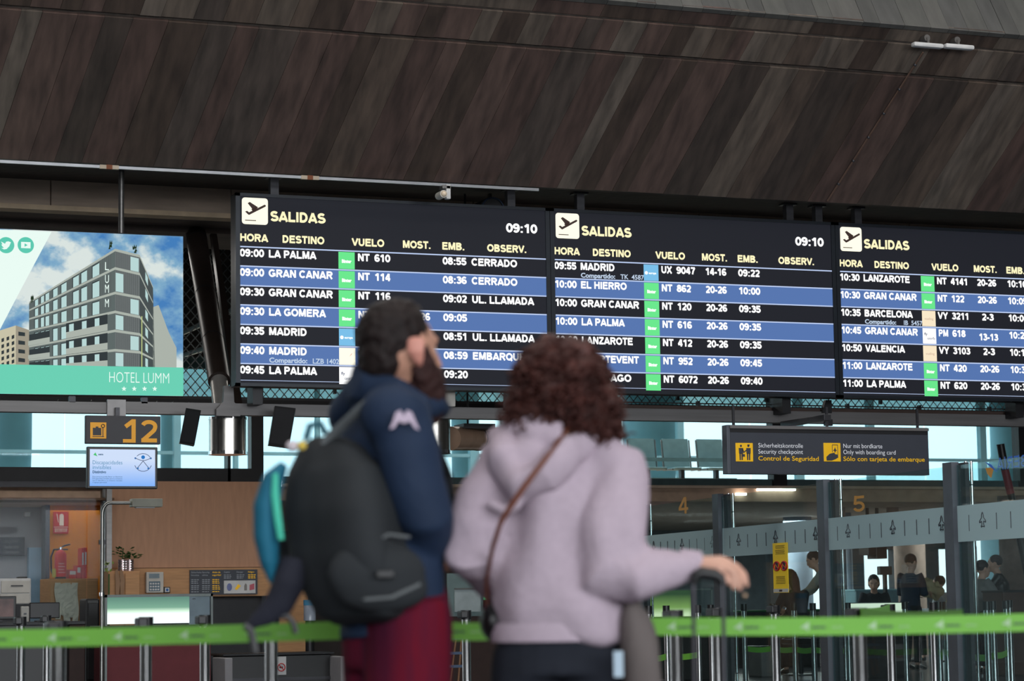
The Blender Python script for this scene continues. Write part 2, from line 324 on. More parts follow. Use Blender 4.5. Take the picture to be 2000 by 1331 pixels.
def zu(y): return zs(20.52) + math.tan(math.radians(58)) * (y - 20.52)
# upper face rises away from the hall; its strips look outwards
x = X0; prev = None
nu = Vector((0, -math.sin(math.radians(58)), math.cos(math.radians(58))))
while x < X1:
    wd = random.uniform(.16, .34); t = random.choice([q for q in UP_T if q is not prev]); prev = t
    p = [Vector((x + .002, 20.52, zu(20.52))), Vector((x + wd - .002, 20.52, zu(20.52))), Vector((x + wd - .002, 22.6, zu(22.6))), Vector((x + .002, 22.6, zu(22.6)))]
    B().prism([q - nu * .05 for q in p], nu * (.05 + random.uniform(0, .006))).build('upper_strip', t, v_); x += wd
core = B().prism([(X0, 22.29, 5.27), (X0, 20.6, 6.66), (X0, 22.65, 9.9), (X0, 25.2, 9.9), (X0, 25.2, 5.6)], (X1 - X0 + .5, 0, 0))
core.build('vault_core', 'concrete_dark', v_)
# underside, stepped fascia behind the vault edge, slab up to the mezzanine
struct(B().prism([(X0, 22.3, 5.2), (X0, 25.0, 5.5), (X0, 25.0, 5.62), (X0, 22.3, 5.26)], (X1 - X0, 0, 0)), 'trim_1', mat('underside', (58, 50, 45), .85, bump=.3, var=.25, scale=3, stretch=(4, 1, 1)))
fa = tag(thing('trim_2', None, None, (9, 25, 5.2)), kind='structure')
for xa, xb in ((2.2, 4.68), (4.69, 6.62), (6.63, 9.4), (9.41, 12.2), (12.21, 15.0), (15.01, 18.0)):
    B().bbox((xa, 25.0, 5.235), (xb, 25.15, 5.52), .004).build('fascia_panel', 'fascia', fa)
B().box((2, 24.97, 5.18), (18, 25.2, 5.232)).build('fascia_strip', 'fascia_strip', fa)
under = mat('under_slab', (110, 98, 92), .85, var=.15, scale=2)
B().box((2, 25.21, 5.30), (18, 26.4, 5.5)).build('recess_panel', under, fa)
B().box((2, 26.4, 5.235), (18, 26.62, 5.5)).build('cross_beam', under, fa)
for xa, xb in ((2, 4.9), (4.93, 7.6), (7.63, 10.5), (10.53, 18)):
    B().box((xa, 26.64, 5.30), (xb, 28, 5.5)).build('recess_panel', under, fa)
struct(B().box((-24, 25.2, 7.6), (46, 46, 7.9)), 'trim_3', mat('roof_light', (150, 150, 150), .9))
# cable conduit along the vault edge, with wooden joint sleeves
y = 22.24; r = thing('conduit', 'long grey conduit running along the lower edge of the concrete vault', 'conduit', (6, y, 5.16))
xs = [1.0, 4.74, 7.05, 9.07]
B().box((1, y - .012, 5.145), (9.07, y + .012, 5.172)).build('rail', mat('zinc', (150, 152, 156), .35, .6), r)
for px in (213, 605):
    X = aY(px, 330, y).x; zc = 5.158
    B().box((X - .09, y - .016, 5.14), (X + .09, y + .014, 5.177)).build('joint_sleeve', mat('pale_sleeve', (180, 165, 145), .6), r)
    B().box((X - .028, y - .019, 5.138), (X + .028, y + .014, 5.18)).build('joint_collar', mat('rust_wood', (120, 66, 36), .7), r)
# sloping conduit on the vault, right
a = Vector((12.66, 20.74, zs(20.74))) + Vector((0, -.02, -.02)); c = Vector((12.37, 22.27, zs(22.27))) + Vector((0, -.02, -.02))
r = thing('sloping_conduit', 'thin metal conduit climbing diagonally over the dark concrete vault', 'conduit', c)
B().tube([a, c], .011, 6).build('pipe', mat('old_conduit', (120, 96, 84), .5, .5), r)
for k in range(6):
    q = a.lerp(c, .08 + k * .16); B().ball(q, .018, u=8, v=6).build('clip', 'dark_steel', r)
# twin emergency lamps
r = thing('emergency_light', 'pair of white tubular emergency lamps on round mounts at the vault ridge', 'light', aY(1838, 90, 20.6))
for (xa, xb, yy, mx, my) in ((1780, 1838, 88, 1806, 76), (1842, 1898, 91, 1865, 80)):
    p0 = aY(xa, yy - .5, 20.56); p1 = aY(xb, yy + .5, 20.56)
    B().bbox((p0.x, 20.50, p0.z - .024), (p1.x, 20.58, p0.z + .024), .018).build('lamp_tube', 'white_paint', r, smooth=True)
    m = aY(mx, my, 20.6); B().tube([(m.x, 20.55, m.z), (m.x, 20.64, m.z)], .034, 16, ref=(1, 0, 0)).build('round_mount', 'grey_steel', r, smooth=True)
    B().box((m.x - .012, 20.53, p0.z), (m.x + .012, 20.56, m.z)).build('bracket', 'grey_steel', r)
# spotlight hanging from conduit
r = thing('spotlight', 'small round spotlight on a white bracket hanging above the left departure board', 'light', aY(870, 362, 22.2))
q = aY(860, 382, 22.15)
B().tube([(q.x, 22.05, q.z), (q.x, 22.2, q.z)], .038, 18).build('lamp_head', 'off_white', r, smooth=True)
B().ball((q.x, 22.05, q.z), .03).build('lens', mat('lens_warm', (235, 215, 190), .3), r, smooth=True)
q2 = aY(873, 378, 22.2); B().bbox((q2.x - .02, 22.16, q2.z - .06), (q2.x + .025, 22.22, 5.15), .005).build('bracket', 'white_paint', r)
B().bbox((q2.x - .06, 22.16, 5.105), (q2.x + .03, 22.26, 5.142), .005).build('clamp', 'grey_steel', r)
# round fan housing peeping over the board
q = aY(955, 402, 23.4); r = thing('round_lamp', 'dark round lamp housing behind the top edge of the left departure board', 'lamp', q)
B().tube([(q.x, 23.3, q.z - .06), (q.x, 23.6, q.z - .06)], .135, 28).build('housing', 'black_metal', r, smooth=True)
pts = [(q.x + .125 * math.cos(k * PI / 12), 23.28, q.z - .06 + .125 * math.sin(k * PI / 12)) for k in range(25)]
B().tube([*pts], .008, 6, ref=(0, 1, 0)).build('rim', mat('blue_rim', (60, 74, 100), .4, .4), r, smooth=True)
B().box((q.x - .015, 23.35, q.z + .04), (q.x + .015, 23.4, 5.30)).build('stem', 'black_metal', r)

# ---------------------------------------------------------------- mezzanine and window walls behind
MY = 32.0
struct(B().box((-10, MY - .02, 2.47), (40, 45.5, 2.66)), 'trim_4', 'slab_brown')          # mezzanine slab = ceiling below
struct(B().box((9.2, MY - .12, 2.66), (40, MY + .05, 2.70)), 'trim_5', mat('ledge_light', (205, 182, 160), .6))
struct(B().box((9.2, MY - .04, 2.70), (40, MY + .04, 2.80)), 'trim_6', mat('ledge_teal', (74, 96, 98), .5))
struct(B().box((-2, MY - .1, 2.72), (8.73, MY + .05, 2.90)), 'trim_7', 'black_metal')
struct(B().box((-2, MY - .14, 2.66), (8.9, MY + .02, 2.715)), 'trim_8', 'dark_steel')
for i, (xa, xb, tall) in enumerate(((8.73, 8.9, 1), (16.7, 16.92, 1), (20.97, 21.2, 1), (13.05, 13.13, 0), (8.40, 8.44, 0), (25.0, 25.2, 1))):
    struct(B().box((xa, MY - .1, 2.66), (xb, MY + .1, 7.6 if tall else 3.95)), 'trim_%d' % (9 + i), 'black_metal')
struct(B().box((-2, MY - .08, 3.72), (40, MY + .08, 3.84)), 'trim_15', 'black_metal')
# expanded metal mesh panels above the glazing
r = tag(thing('wall_back_2', None, None, (10, MY, 3.95)), kind='structure'); r.name = 'wall_far'
MB_ = glass('mesh_glass', (.8, .95, .97), .06, haze=.12, hazecol=(140, 170, 172))
for k, (xa, xb) in enumerate(((-2, 5.2), (5.24, 7.75), (7.8, 8.7), (8.92, 9.95), (9.98, 13.0), (13.15, 15.2), (15.24, 16.66), (16.95, 18.6), (18.64, 20.9), (21.2, 24))):
    b = B(); px = .13; pz = .075; z0 = 3.88; hz = 2.5
    nx = int((xb - xa) / px) + 1
    for i in range(-int(hz / pz * .5) - 2, nx + 2):
        for sgn in (1, -1):
            # diagonal strands clipped to the panel
            xs_ = xa + i * px; n_ = hz / (pz * 2) * px
            p0 = [xs_, z0]; p1 = [xs_ + n_, z0 + hz]
            if sgn < 0: p0 = [xs_, z0 + hz]; p1 = [xs_ + n_, z0]
            t0 = max(0, (xa - p0[0]) / n_); t1 = min(1, (xb - p0[0]) / n_)
            if t1 <= t0: continue
            q0 = (p0[0] + n_ * t0, p0[1] + (p1[1] - p0[1]) * t0); q1 = (p0[0] + n_ * t1, p0[1] + (p1[1] - p0[1]) * t1); e = .011
            b.add([(q0[0], MY, q0[1] - e), (q1[0], MY, q1[1] - e), (q1[0], MY, q1[1] + e), (q0[0], MY, q0[1] + e)], [(0, 1, 2, 3)])
    b.build('wire_mesh', 'mesh_metal', r, kind='stuff')
    B().box((xb - .02, MY - .03, 3.95), (xb + .02, MY + .03, 6.35)).build('mesh_post', 'dark_steel', r)
B().box((-2, MY - .05, 5.97), (24, MY + .05, 6.08)).build('mesh_rail', 'black_metal', r)
B().box((-2, MY - .05, 3.84), (24, MY + .05, 3.88)).build('mesh_sill', 'dark_steel', r)
dk = mat('dark_loft', (40, 38, 37), .95); B().box((-2, MY + 1.5, 4.42), (46, MY + 1.65, 7.6)).build('loft_wall', dk, r)
tp_ = glass('tinted_loft_pane', (.42, .56, .57), .05, haze=.10, hazecol=(150, 185, 185)); B().box((-2, MY + .3, 3.85), (40, MY + .32, 4.45)).build('loft_pane', tp_, r)
for (x0, z0, x1, z1) in ((7.7, 4.7, 9.4, 5.5), (7.2, 4.25, 8.7, 4.75), (5.9, 3.95, 7.7, 4.4)):
    B().tube([(x0, MY + .5, z0), (x1, MY + .5, z1)], .035, 8).build('brace_rod', mat('brace', (150, 175, 180), .4, .4), r)
# near glazing of the mezzanine (tinted), panes as pieces
r = tag(thing('window_1', None, None, (10, MY, 2.8)), kind='structure')
for xa, xb in ((-2, 2.2), (2.2, 6.2), (6.2, 8.72), (8.9, 11.0), (11.0, 13.05), (13.13, 14.9), (14.9, 16.7), (16.92, 18.9), (18.9, 20.97), (21.2, 25)):
    B().box((xa + .006, MY - .01, 2.8), (xb - .006, MY + .01, 3.8)).build('pane', 'window_glass', r)
# seats on the mezzanine
def seat(parent=None):
    s = thing('waiting_seat', 'grey metal waiting seat', 'seat', (0, 0, 0), 'row of waiting seats on the mezzanine')
    B().prism([(-.23, 0, .50), (.23, 0, .50), (.25, .12, .97), (-.21, .12, .97)], (0, .025, 0)).build('backrest', 'seat_grey', s)
    B().bbox((-.24, .04, .44), (.24, -.42, .47), .01).build('seat_pan', 'seat_grey', s)
    for sx in (-.25, .25):
        B().tube([(sx, -.35, .44), (sx, 0, .44), (sx + .02, .12, .95)], .014, 6).build('side_rail', 'grey_steel', s)
    B().box((-.03, -.2, .30), (.03, -.1, .44)).build('bracket', 'dark_steel', s)
    return s
s0 = None
for k, px in enumerate((1183, 1256, 1323, 1390, 1457, 1524)):
    q = aY(px, 900, 36); nm = ['seat-back nearest the woman\'s hair in the row behind glass', 'second waiting seat from the woman\'s hair, behind glass', 'third waiting seat from the woman\'s hair, behind glass', 'waiting seat just left of the security sign, behind glass', 'waiting seat hidden behind the left end of the security sign', 'waiting seat hidden behind the middle of the security sign'][k]
    if k > 3: break
    if s0 is None: s0 = seat(); s0.location = (q.x, 36, 2.72); s0['label'] = 'grey ' + nm
    else: copy_tree(s0, (q.x, 36, 2.72), 'grey ' + nm)
xa, xb = aY(1150, 900, 36).x, aY(1430, 900, 36).x
o = B().box((xa, 35.84, 2.97), (xb, 35.92, 3.03)); o.box((xa, 35.84, 3.30), (xb, 35.87, 3.36))
for X in (xa + .15, (xa + xb) / 2, xb - .2): o.box((X, 35.8, 2.66), (X + .06, 35.95, 3.0))
o.build('seat_beam', 'seat_grey', None, label='long grey beam carrying the row of waiting seats on the mezzanine', category='beam')
# far window wall
r = tag(thing('window_2', None, None, (15, 43, 2.66)), kind='structure')
for z in (3.80,): B().box((-8, 42.95, z), (46, 43.05, z + .06)).build('transom', 'teal_concrete', r)
B().box((-8, 42.9, 2.66), (46, 43.1, 2.78)).build('sill', 'teal_concrete', r); B().box((-8, 42.9, 5.7), (46, 43.1, 5.9)).build('head_rail', 'teal_concrete', r)
for px, wpx in ((345, 14), (460, 8), (620, 8), (760, 8), (925, 20), (1120, 10), (1328, 14), (1560, 18), (1700, 16), (1918, 16), (1990, 8)):
    q = aY(px, 880, 43); ww = wpx / 112 / 2; B().box((q.x - ww, 42.93, 2.66), (q.x + ww, 43.07, 5.8)).build('mullion', 'teal_concrete', r)
for k in range(13):
    B().box((-6 + k * 4 + .02, 43.0, 2.78), (-6 + k * 4 + 3.98, 43.01, 5.7)).build('pane', 'window_glass', r)
# fat round exterior columns beyond the window wall
k = 0
for px, w0, w1, lab in ((20, 84, 78, 'wide concrete column outside the windows at the far left'), (330, 34, 34, 'slim concrete column outside, left of the steel duct bell'), (1270, 120, 100, 'wide tapering column outside, right of the woman\'s hair'), (905, 50, 50, 'concrete column outside, between the man and the woman'), (1960, 60, 120, 'tapering concrete column outside at the far right')):
    q = aY(px, 880, 47); r0_ = w0 / 102 / 2; r1_ = w1 / 102 / 2
    o = B().tube([(q.x, 47, 0), (q.x, 47, 3.2), (q.x, 47, 4.2), (q.x, 47, 7)], [r1_, r1_, r0_, r0_], 24).build('concrete_column', 'teal_concrete', None, smooth=True, label=lab, category='column', group='columns outside the window wall')
# lower far wall with bright windows between ceiling slab and floor
r = tag(thing('wall_far_2', None, None, (20, 45, 0)), kind='structure'); r.name = 'wall_far_lower'
dw = mat('far_wall', (96, 104, 112), .8)
B().box((-10, 45, 0), (46, 45.15, .75)).build('parapet', dw, r); B().box((-10, 45, 2.05), (aY(1908, 1100, 45).x, 45.15, 2.5)).build('lintel', dw, r); B().box((aY(1972, 1100, 45).x, 45, 2.05), (46, 45.15, 2.5)).build('lintel', dw, r)
for px0, px1 in ((1250, 1492), (1500, 1530), (1640, 1684), (1745, 1830), (1868, 1905), (1985, 2100)):
    a = aY(px0, 1130, 45).x; c = aY(px1, 1130, 45).x
    B().box((a, 44.9, .7), (c, 45.2, 2.1)).build('wall_pier', dw, r)
B().box((-10, 44.9, 0), (aY(1250, 1130, 45).x, 45.2, 2.5)).build('wall_pier', dw, r)
# columns below the mezzanine and ceiling lights
for px, wp, c, Y, lab in ((1560, 55, 'ls', 38, 'pale blue-grey column behind the yellow notice'), (1778, 62, 'bc', 37, 'brown speckled column behind the standing man'), (1988, 70, 'bc', 30, 'brown column at the right edge'), (1660, 12, 'ls', 36, 'thin pale column right of the second glass post')):
    q = aY(px, 1130, Y); ww = wp / 2 / (4722 / (Y / .88))
    mm = mat('pale_column', (128, 140, 156), .7) if c == 'ls' else mat('brown_column', (112, 92, 84), .8, var=.2, scale=8)
    B().tube([(q.x, Y, 0), (q.x, Y, 2.47)], ww, 20).build('round_column', mm, None, smooth=True, label=lab, category='column')
for px, py, ln, lab in ((1516, 957, .62, 'slim white lamp under the slab edge, above the pane right of number 4'), (1447, 966, .16, 'very short white lamp beside the top of the second glass post')):
    q = aY(px, py, MY - .06); B().bbox((q.x - ln / 2, MY - .1, q.z - .018), (q.x + ln / 2, MY - .02, q.z + .018), .008).build('light_bar', 'lamp_on', None, category='light', label=lab)  # glowing bars on the fascia stand in for lamps reflected in the glass
for px, ln, Y, lab in ((1688, .62, 43.5, 'slim white ceiling lamp right of the third glass post'), (1740, .5, 41, 'slim white ceiling lamp over the seated woman behind the glass'), (1812, 1.0, 42, 'longer white ceiling lamp over the standing man behind the glass'), (1850, .4, 44, 'slim white ceiling lamp left of the tall right post, farther back'), (1920, .35, 43, 'short white ceiling lamp right of the tall right post')):
    q = aY(px, 1040, Y); B().bbox((q.x - ln / 2, Y - .07, 2.42), (q.x + ln / 2, Y + .07, 2.467), .01).build('light_bar', 'lamp_on', None, category='light', label=lab)
# round downlight drums below
for px, py, lab in ((1745, 1048, 'left of the standing man\'s column'), (1932, 1038, 'right of the tall right post'), (1640, 1040, 'at the third glass post')):
    q = aY(px, py, 34); B().tube([(q.x, 34, 2.25), (q.x, 34, 2.47)], .1, 18).build('drum_lamp', mat('drum', (170, 140, 130), .5), None, smooth=True, category='lamp', label='pinkish drum-shaped ceiling lamp ' + lab, group='drum lamps under the mezzanine')

# ---------------------------------------------------------------- long steel beam
BY = 23.0
r = thing('steel_beam', 'long grey steel beam crossing below the departure boards', 'beam', (9, BY, 2.9))
B().box((0, BY, 2.90), (4.98, BY + .14, 3.005)).build('beam_section', 'beam_steel', r); B().box((4.985, BY, 2.90), (10.2, BY + .14, 3.015)).build('beam_section', 'beam_steel', r)
B().box((10.205, BY, 2.91), (20, BY + .14, 3.035)).build('beam_section', 'beam_steel', r)
B().box((9.0, BY + .05, 3.035), (20, BY + .12, 3.075)).build('top_angle', mat('rust_dark', (66, 50, 44), .7), r)
B().box((9.0, BY + .06, 3.10), (20, BY + .1, 3.11)).build('cable_rod', 'black_metal', r)
for k in range(12):
    X = 9.4 + k * .9; B().box((X - .012, BY + .05, 3.075), (X + .012, BY + .11, 3.13)).build('rod_clip', 'black_metal', r)
for k in range(9): B().ball((4.4 + k * .16, BY + .04, 3.02), .008, u=6, v=5).build('bolt_head', 'chrome', r)
B().box((4.86, BY - .03, 2.86), (5.04, BY + .0, 3.03)).build('hanger_plate', mat('plate_grey', (128, 126, 126), .4, .4), r)
# board stand-off brackets
q = aY(1615, 800, BY); b = B(); b.box((q.x - .045, BY - .04, 2.88), (q.x + .045, BY - .0, 2.95)); b.build('bracket_shoe', 'dark_steel', r)
B().prism([(q.x - .07, BY - .02, 3.02), (q.x + .05, BY - .02, 3.02), (q.x + .05, BY - .02, 3.16), (q.x - .02, BY - .02, 3.16)], (0, .05, 0)).build('bracket_fin', 'black_metal', r)
q = aY(1520, 790, BY); B().box((q.x - .05, BY + .02, 3.03), (q.x + .04, BY + .1, 3.2)).build('bracket_post', 'dark_steel', r)
q = aY(875, 780, 22.9); B().bbox((q.x - .06, 22.84, q.z - .08), (q.x + .06, 22.96, q.z + .07), .008).build('junction_box', 'off_white', r)

# ---------------------------------------------------------------- slanted brown strut with steel foot
a = aY(382, 452, 26.5); c = aY(428, 745, 24); e = aY(434, 800, 23.7)
r = thing('slanted_strut', 'thick dark slanted tube with a stainless foot between hotel advert and board', 'strut', (c.x, 24, e.z))
a2 = a
B().tube([a2, c], .115, 20).build('tube', 'brown_tube', r, smooth=True)
B().tube([c + (a - c) * .02, e], .092, 20).build('steel_foot', mat('foot_steel', (185, 182, 178), .35, .5), r, smooth=True)
for t in (.25, .55, .93): B().tube([c.lerp(a, t), c.lerp(a, t + .006)], .118, 20).build('weld_ring', 'dark_steel', r, smooth=True)
d = Vector((.17, -.05, 0)); B().prism([a2 + d, a2 + d + Vector((.06, 0, 0)), e + Vector((.2, -.05, .03)), e + Vector((.12, -.05, .03))], (0, .1, 0)).build('side_plate', 'brown_tube', r)
b = B(); m = aY(445, 790, 22.95)
b.prism([(m.x - .04, 22.93, 3.18), (m.x + .05, 22.93, 3.18), (m.x + .06, 22.93, 3.02), (m.x + .12, 22.93, 2.97), (m.x + .12, 22.93, 2.885), (m.x - .12, 22.93, 2.885), (m.x - .12, 22.93, 2.95), (m.x - .05, 22.93, 3.02)], (0, .06, 0)); b.build('beam_bracket', 'beam_steel', r)
# duct bells and pipe
def bell(px0, px1, py0, py1, Y, lab):
    p = aY(px0, py0, Y); q = aY(px1, py1, Y); cx = (p.x + q.x) / 2; R = (q.x - p.x) / 2
    t = thing('duct_bell', lab, 'duct', (cx, Y + R, q.z), 'stainless duct bells under the beam')
    B().tube([(cx, Y + R, q.z + .03), (cx, Y + R, p.z)], R, 36).build('shell', 'stainless', t, smooth=True)
    B().tube([(cx, Y + R, q.z), (cx, Y + R, q.z + .035)], R * 1.03, 36).build('lower_rim', 'chrome', t, smooth=True)
    B().tube([(cx, Y + R, p.z - .01), (cx, Y + R, p.z + .015)], R * 1.03, 36).build('upper_rim', 'chrome', t, smooth=True)
    B().tube([(cx, Y + R, p.z), (cx, Y + R, p.z + .1)], R * .35, 16).build('neck', 'dark_steel', t, smooth=True)
bell(418, 490, 815, 887, 23.1, 'stainless steel duct bell hanging below the slanted strut'); bell(822, 890, 815, 885, 23.1, 'stainless steel duct bell beside the bearded man\'s collar')
p = aY(880, 857, 23.6); q = aY(990, 858, 24.4)
r = thing('duct_pipe', 'horizontal brownish steel duct pipe between the man and the woman', 'duct', (p.x, 23.6, p.z))
B().tube([p, q, q + (q - p) * 1.2], .125, 24).build('pipe', mat('duct_brown', (172, 140, 118), .35, .35), r, smooth=True)
for t in (.45, .5): B().tube([p.lerp(q, t), p.lerp(q, t + .02)], .129, 24).build('seam_ring', 'stainless', r, smooth=True)
B().box((p.x + .15, 23.6, p.z + .11), (p.x + .5, 23.9, p.z + .16)).build('pipe_clamp', 'black_metal', r)
for t in (.3, 1.1): h_ = p.lerp(q, t); B().tube([(h_.x, h_.y, h_.z + .1), (h_.x, h_.y, 5.2 + (h_.y - 22.3) * .111)], .012, 6).build('hanger_rod', 'black_metal', r)
# column speakers
for (x0, x1, z0, z1, lab) in ((349, 391, 799, 872, 'black column loudspeaker between sign 12 and the duct bell'), (523, 577, 795, 876, 'black column loudspeaker left of the man\'s backpack, under the board')):
    p = aY(x0, z1, 22.75); q = aY(x1, z0, 22.75); ht = q.z - p.z
    t = thing('loudspeaker', lab, 'loudspeaker', ((p.x + q.x) / 2, 22.75, p.z), 'loudspeakers on the steel beam')
    s = .055; W_ = q.x - p.x - s
    fr = [Vector((p.x, 22.72, p.z + .03)), Vector((p.x + W_ * .75, 22.60, p.z)), Vector((p.x + W_ * .75 + s, 22.56, q.z - .03)), Vector((p.x + s, 22.68, q.z))]
    bk = [Vector((p.x + .03, 22.86, p.z + .03)), Vector((p.x + W_, 22.80, p.z + .0)), Vector((q.x, 22.74, q.z - .03)), Vector((p.x + s + .03, 22.82, q.z))]
    B().add(fr + bk, [(0, 1, 2, 3), (4, 7, 6, 5), (0, 4, 5, 1), (1, 5, 6, 2), (2, 6, 7, 3), (3, 7, 4, 0)]).build('cabinet', 'black_plastic', t)
    n_ = (fr[1] - fr[0]).cross(fr[3] - fr[0]).normalized() * .004
    ce = sum(fr, Vector()) / 4; B().prism([ce + (f_ - ce) * .9 - n_ * 1 for f_ in fr], n_ * 2.2).build('grille', 'black_metal', t)
    B().box((q.x - .08, 22.8, q.z - .14), (q.x - .03, 23.0, q.z - .06)).build('wall_bracket', 'dark_steel', t)
# ================================================================ DEPARTURE BOARDS
BW, BZ0, BZ1, BYF = 3.3, 3.15, 5.04, 22.6
def uX(px): return aY(px, 500, BYF).x - 6.03        # board-local x read off the left board
ROWZ = [4.512 - k * .1905 for k in range(8)]
COLS = dict(hora=(469, 523), dest=(552, 633), vuelo=(688, 750), most=(787, 841), emb=(864, 907), obs=(952, 1028))
def board(X, hdr, rows, lab):
    r = thing('departure_board', lab, 'display board', (X + BW / 2, BYF, BZ0), 'departure boards in a row')
    B().bbox((X + .004, BYF + .012, BZ0), (X + BW - .004, BYF + .2, BZ1), .008).build('housing', 'black_metal', r)
    fr = B(); t = .045
    for a, c in (((X, BYF - .012, BZ0), (X + BW, BYF + .03, BZ0 + .03)), ((X, BYF - .012, BZ1 - .03), (X + BW, BYF + .03, BZ1)), ((X, BYF - .012, BZ0), (X + t, BYF + .03, BZ1)), ((X + BW - t, BYF - .012, BZ0), (X + BW, BYF + .03, BZ1))): fr.box(a, c)
    fr.build('bezel', mat('bezel', (30, 36, 44), .4, .3), r)
    B().box((X + t, BYF, BZ0 + .03), (X + BW - t, BYF + .012, BZ1 - .03)).build('screen', 'led_back', r)
    y1, y2, y3 = BYF - .002, BYF - .004, BYF - .006
    # pictogram
    s = .262; tx, tz = X + .065, 4.735
    b = B(); pts = []
    for cx, cz, a0 in ((tx + s - .03, tz + s - .03, 0), (tx + .03, tz + s - .03, 90), (tx + .03, tz + .03, 180), (tx + s - .03, tz + .03, 270)):
        for k in range(5): q = math.radians(a0 + k * 22.5); pts.append((cx + .03 * math.cos(q), y1, cz + .03 * math.sin(q)))
    tile = b.prism(pts, (0, .001, 0)).build('pictogram_tile', 'led_tile', r)
    P = lambda u, v: (tx + s * u, y2, tz + s * (1 - v))
    ar = B()
    ar.prism([P(.22, .21), P(.30, .16), P(.62, .35), P(.55, .42), P(.42, .45)], (0, .001, 0)); ar.prism([P(.12, .53), P(.20, .50), P(.27, .555), P(.43, .47), P(.87, .24), P(.92, .26), P(.91, .31), P(.28, .65), P(.24, .64)], (0, .001, 0))
    ar.prism([P(.36, .43), P(.55, .33), P(.58, .43), P(.43, .53)], (0, .0012, 0))
    ar.build('airplane', 'led_ink', tile); B().prism([P(.12, .84), P(.54, .84), P(.54, .87), P(.12, .87)], (0, .001, 0)).build('runway_line', 'led_ink', tile)
    h = B(); caps(h, 'SALIDAS', (X + uX(529), y2, 4.775), .1, .555)
    zc = 4.566
    h.build('title_word', 'led_cream', r)
    for k, s_ in hdr: caps(B(), s_, (X + uX(COLS[k][0]), y2, zc), .075, uX(COLS[k][1]) - uX(COLS[k][0])).build('column_heading', 'led_cream', r)
    caps(B(), '09:10', (X + uX(990), y2, 4.772), .092, uX(1049) - uX(990)).build('clock_lettering', 'led_white', r)
    ln = B()
    for k in range(7):
        z = ROWZ[k]
        if k % 2: B().box((X + .045, y1, z - .1905), (X + BW - .045, BYF + .001, z)).build('row_band', 'led_row', r)
        ln.box((X + .045, y1 - .0005, z - .006), (X + BW - .045, y1 + .0005, z + .006))
    ln.box((X + .045, y1 - .0005, BZ0 + .055), (X + BW - .045, y1 + .0005, BZ0 + .06))
    ln.build('row_lines', 'led_line', r)
    for k, (tm, ds, share, tile_, code, num, mo, em, ob) in enumerate(rows):
        z = ROWZ[k] - .024 - .073; W_ = lambda nm, *a, **kw: caps(B(), *a, **kw).build(nm, 'led_white', r)
        W_('flight_time', tm, (X + uX(469), y2, z), .075, uX(515) - uX(469))
        wd = {'LA PALMA': 92, 'GRAN CANAR': 124, 'LA GOMERA': 110, 'MADRID': 73, 'EL HIERRO': 98, 'LANZAROTE': 109, 'FUERTEVENT': 121, 'SANTIAGO': 104, 'BARCELONA': 113, 'VALENCIA': 92}[ds]
        W_('destination_name', ds, (X + uX(525), y2, z), .075, uX(525 + wd) - uX(525))
        W_('airline_code', code, (X + uX(699), y2, z), .075, .118); num and W_('flight_number', num, (X + uX(732), y2, z), .075, .0525 * len(num))
        if mo: W_('desk_numbers', mo, (X + uX(816), y2, z - (.03 if mo == '13-13' else 0)), .075, .0475 * len(mo), align='c')
        W_('boarding_time', em, (X + uX(865), y2, z), .075, uX(910) - uX(865))
        if ob: W_('status_word', ob, (X + uX(921), y2, z), .075, uX(921 + {'CERRADO': 88, 'UL. LLAMADA': 120, 'EMBARQUE': 101}[ob]) - uX(921))
        if share:
            b = B(); letter(b, 'Compartido:', (X + uX(525), y2, z - .079), .05, uX(599) - uX(525), .032); letter(b, share, (X + uX(661), y2, z - .079), .05, None, .02, align='r')
            b.build('codeshare_lettering', 'led_grey', r, kind='stuff')
        tl = B().box((X + uX(661), y1 - .001, ROWZ[k] - .181), (X + uX(692.5), BYF + .001, ROWZ[k] - .012)).build('airline_tile', {'g': 'led_green', 'b': 'led_sky', 'w': 'led_tile', 'c': 'led_white', 'y': 'led_beige'}[tile_], r)
        cx = X + (uX(661) + uX(692.5)) / 2; cz = ROWZ[k] - .1
        if tile_ == 'g': letter(B(), 'Binter', (cx, y2, cz - .022), .036, .1, .05, align='c').build('logo_mark', 'led_white', tl)
        elif tile_ == 'b': letter(B().ball((cx - .055, y2, cz), (.018, .002, .018)), 'europa', (cx + .015, y2, cz - .012), .024, .085, .03, align='c').build('logo_mark', 'led_white', tl)
        elif tile_ == 'w': B().prism([(cx + .02, y2, cz + .0), (cx + .045, y2, cz + .025), (cx + .05, y2, cz + .038), (cx + .035, y2, cz + .02)], (0, .001, 0)).build('logo_mark', 'led_red', tl)
        elif tile_ == 'c': letter(letter(B(), 'fly', (cx - .065, y2, cz + .01), .03, .04, .02), 'canarifly', (cx - .03, y2, cz - .035), .026, .1, .01).build('logo_mark', 'led_navy', tl)
        else: letter(B(), 'vueling', (cx, y2, cz - .012), .026, .11, .01, align='c').build('logo_mark', mat('logo_tan', (60, 50, 45), emit=(225, 190, 165), es=.8), tl)
    return r
ALLH = [('hora', 'HORA'), ('dest', 'DESTINO'), ('vuelo', 'VUELO'), ('most', 'MOST.'), ('emb', 'EMB.'), ('obs', 'OBSERV.')]
G = 'GRAN CANAR'
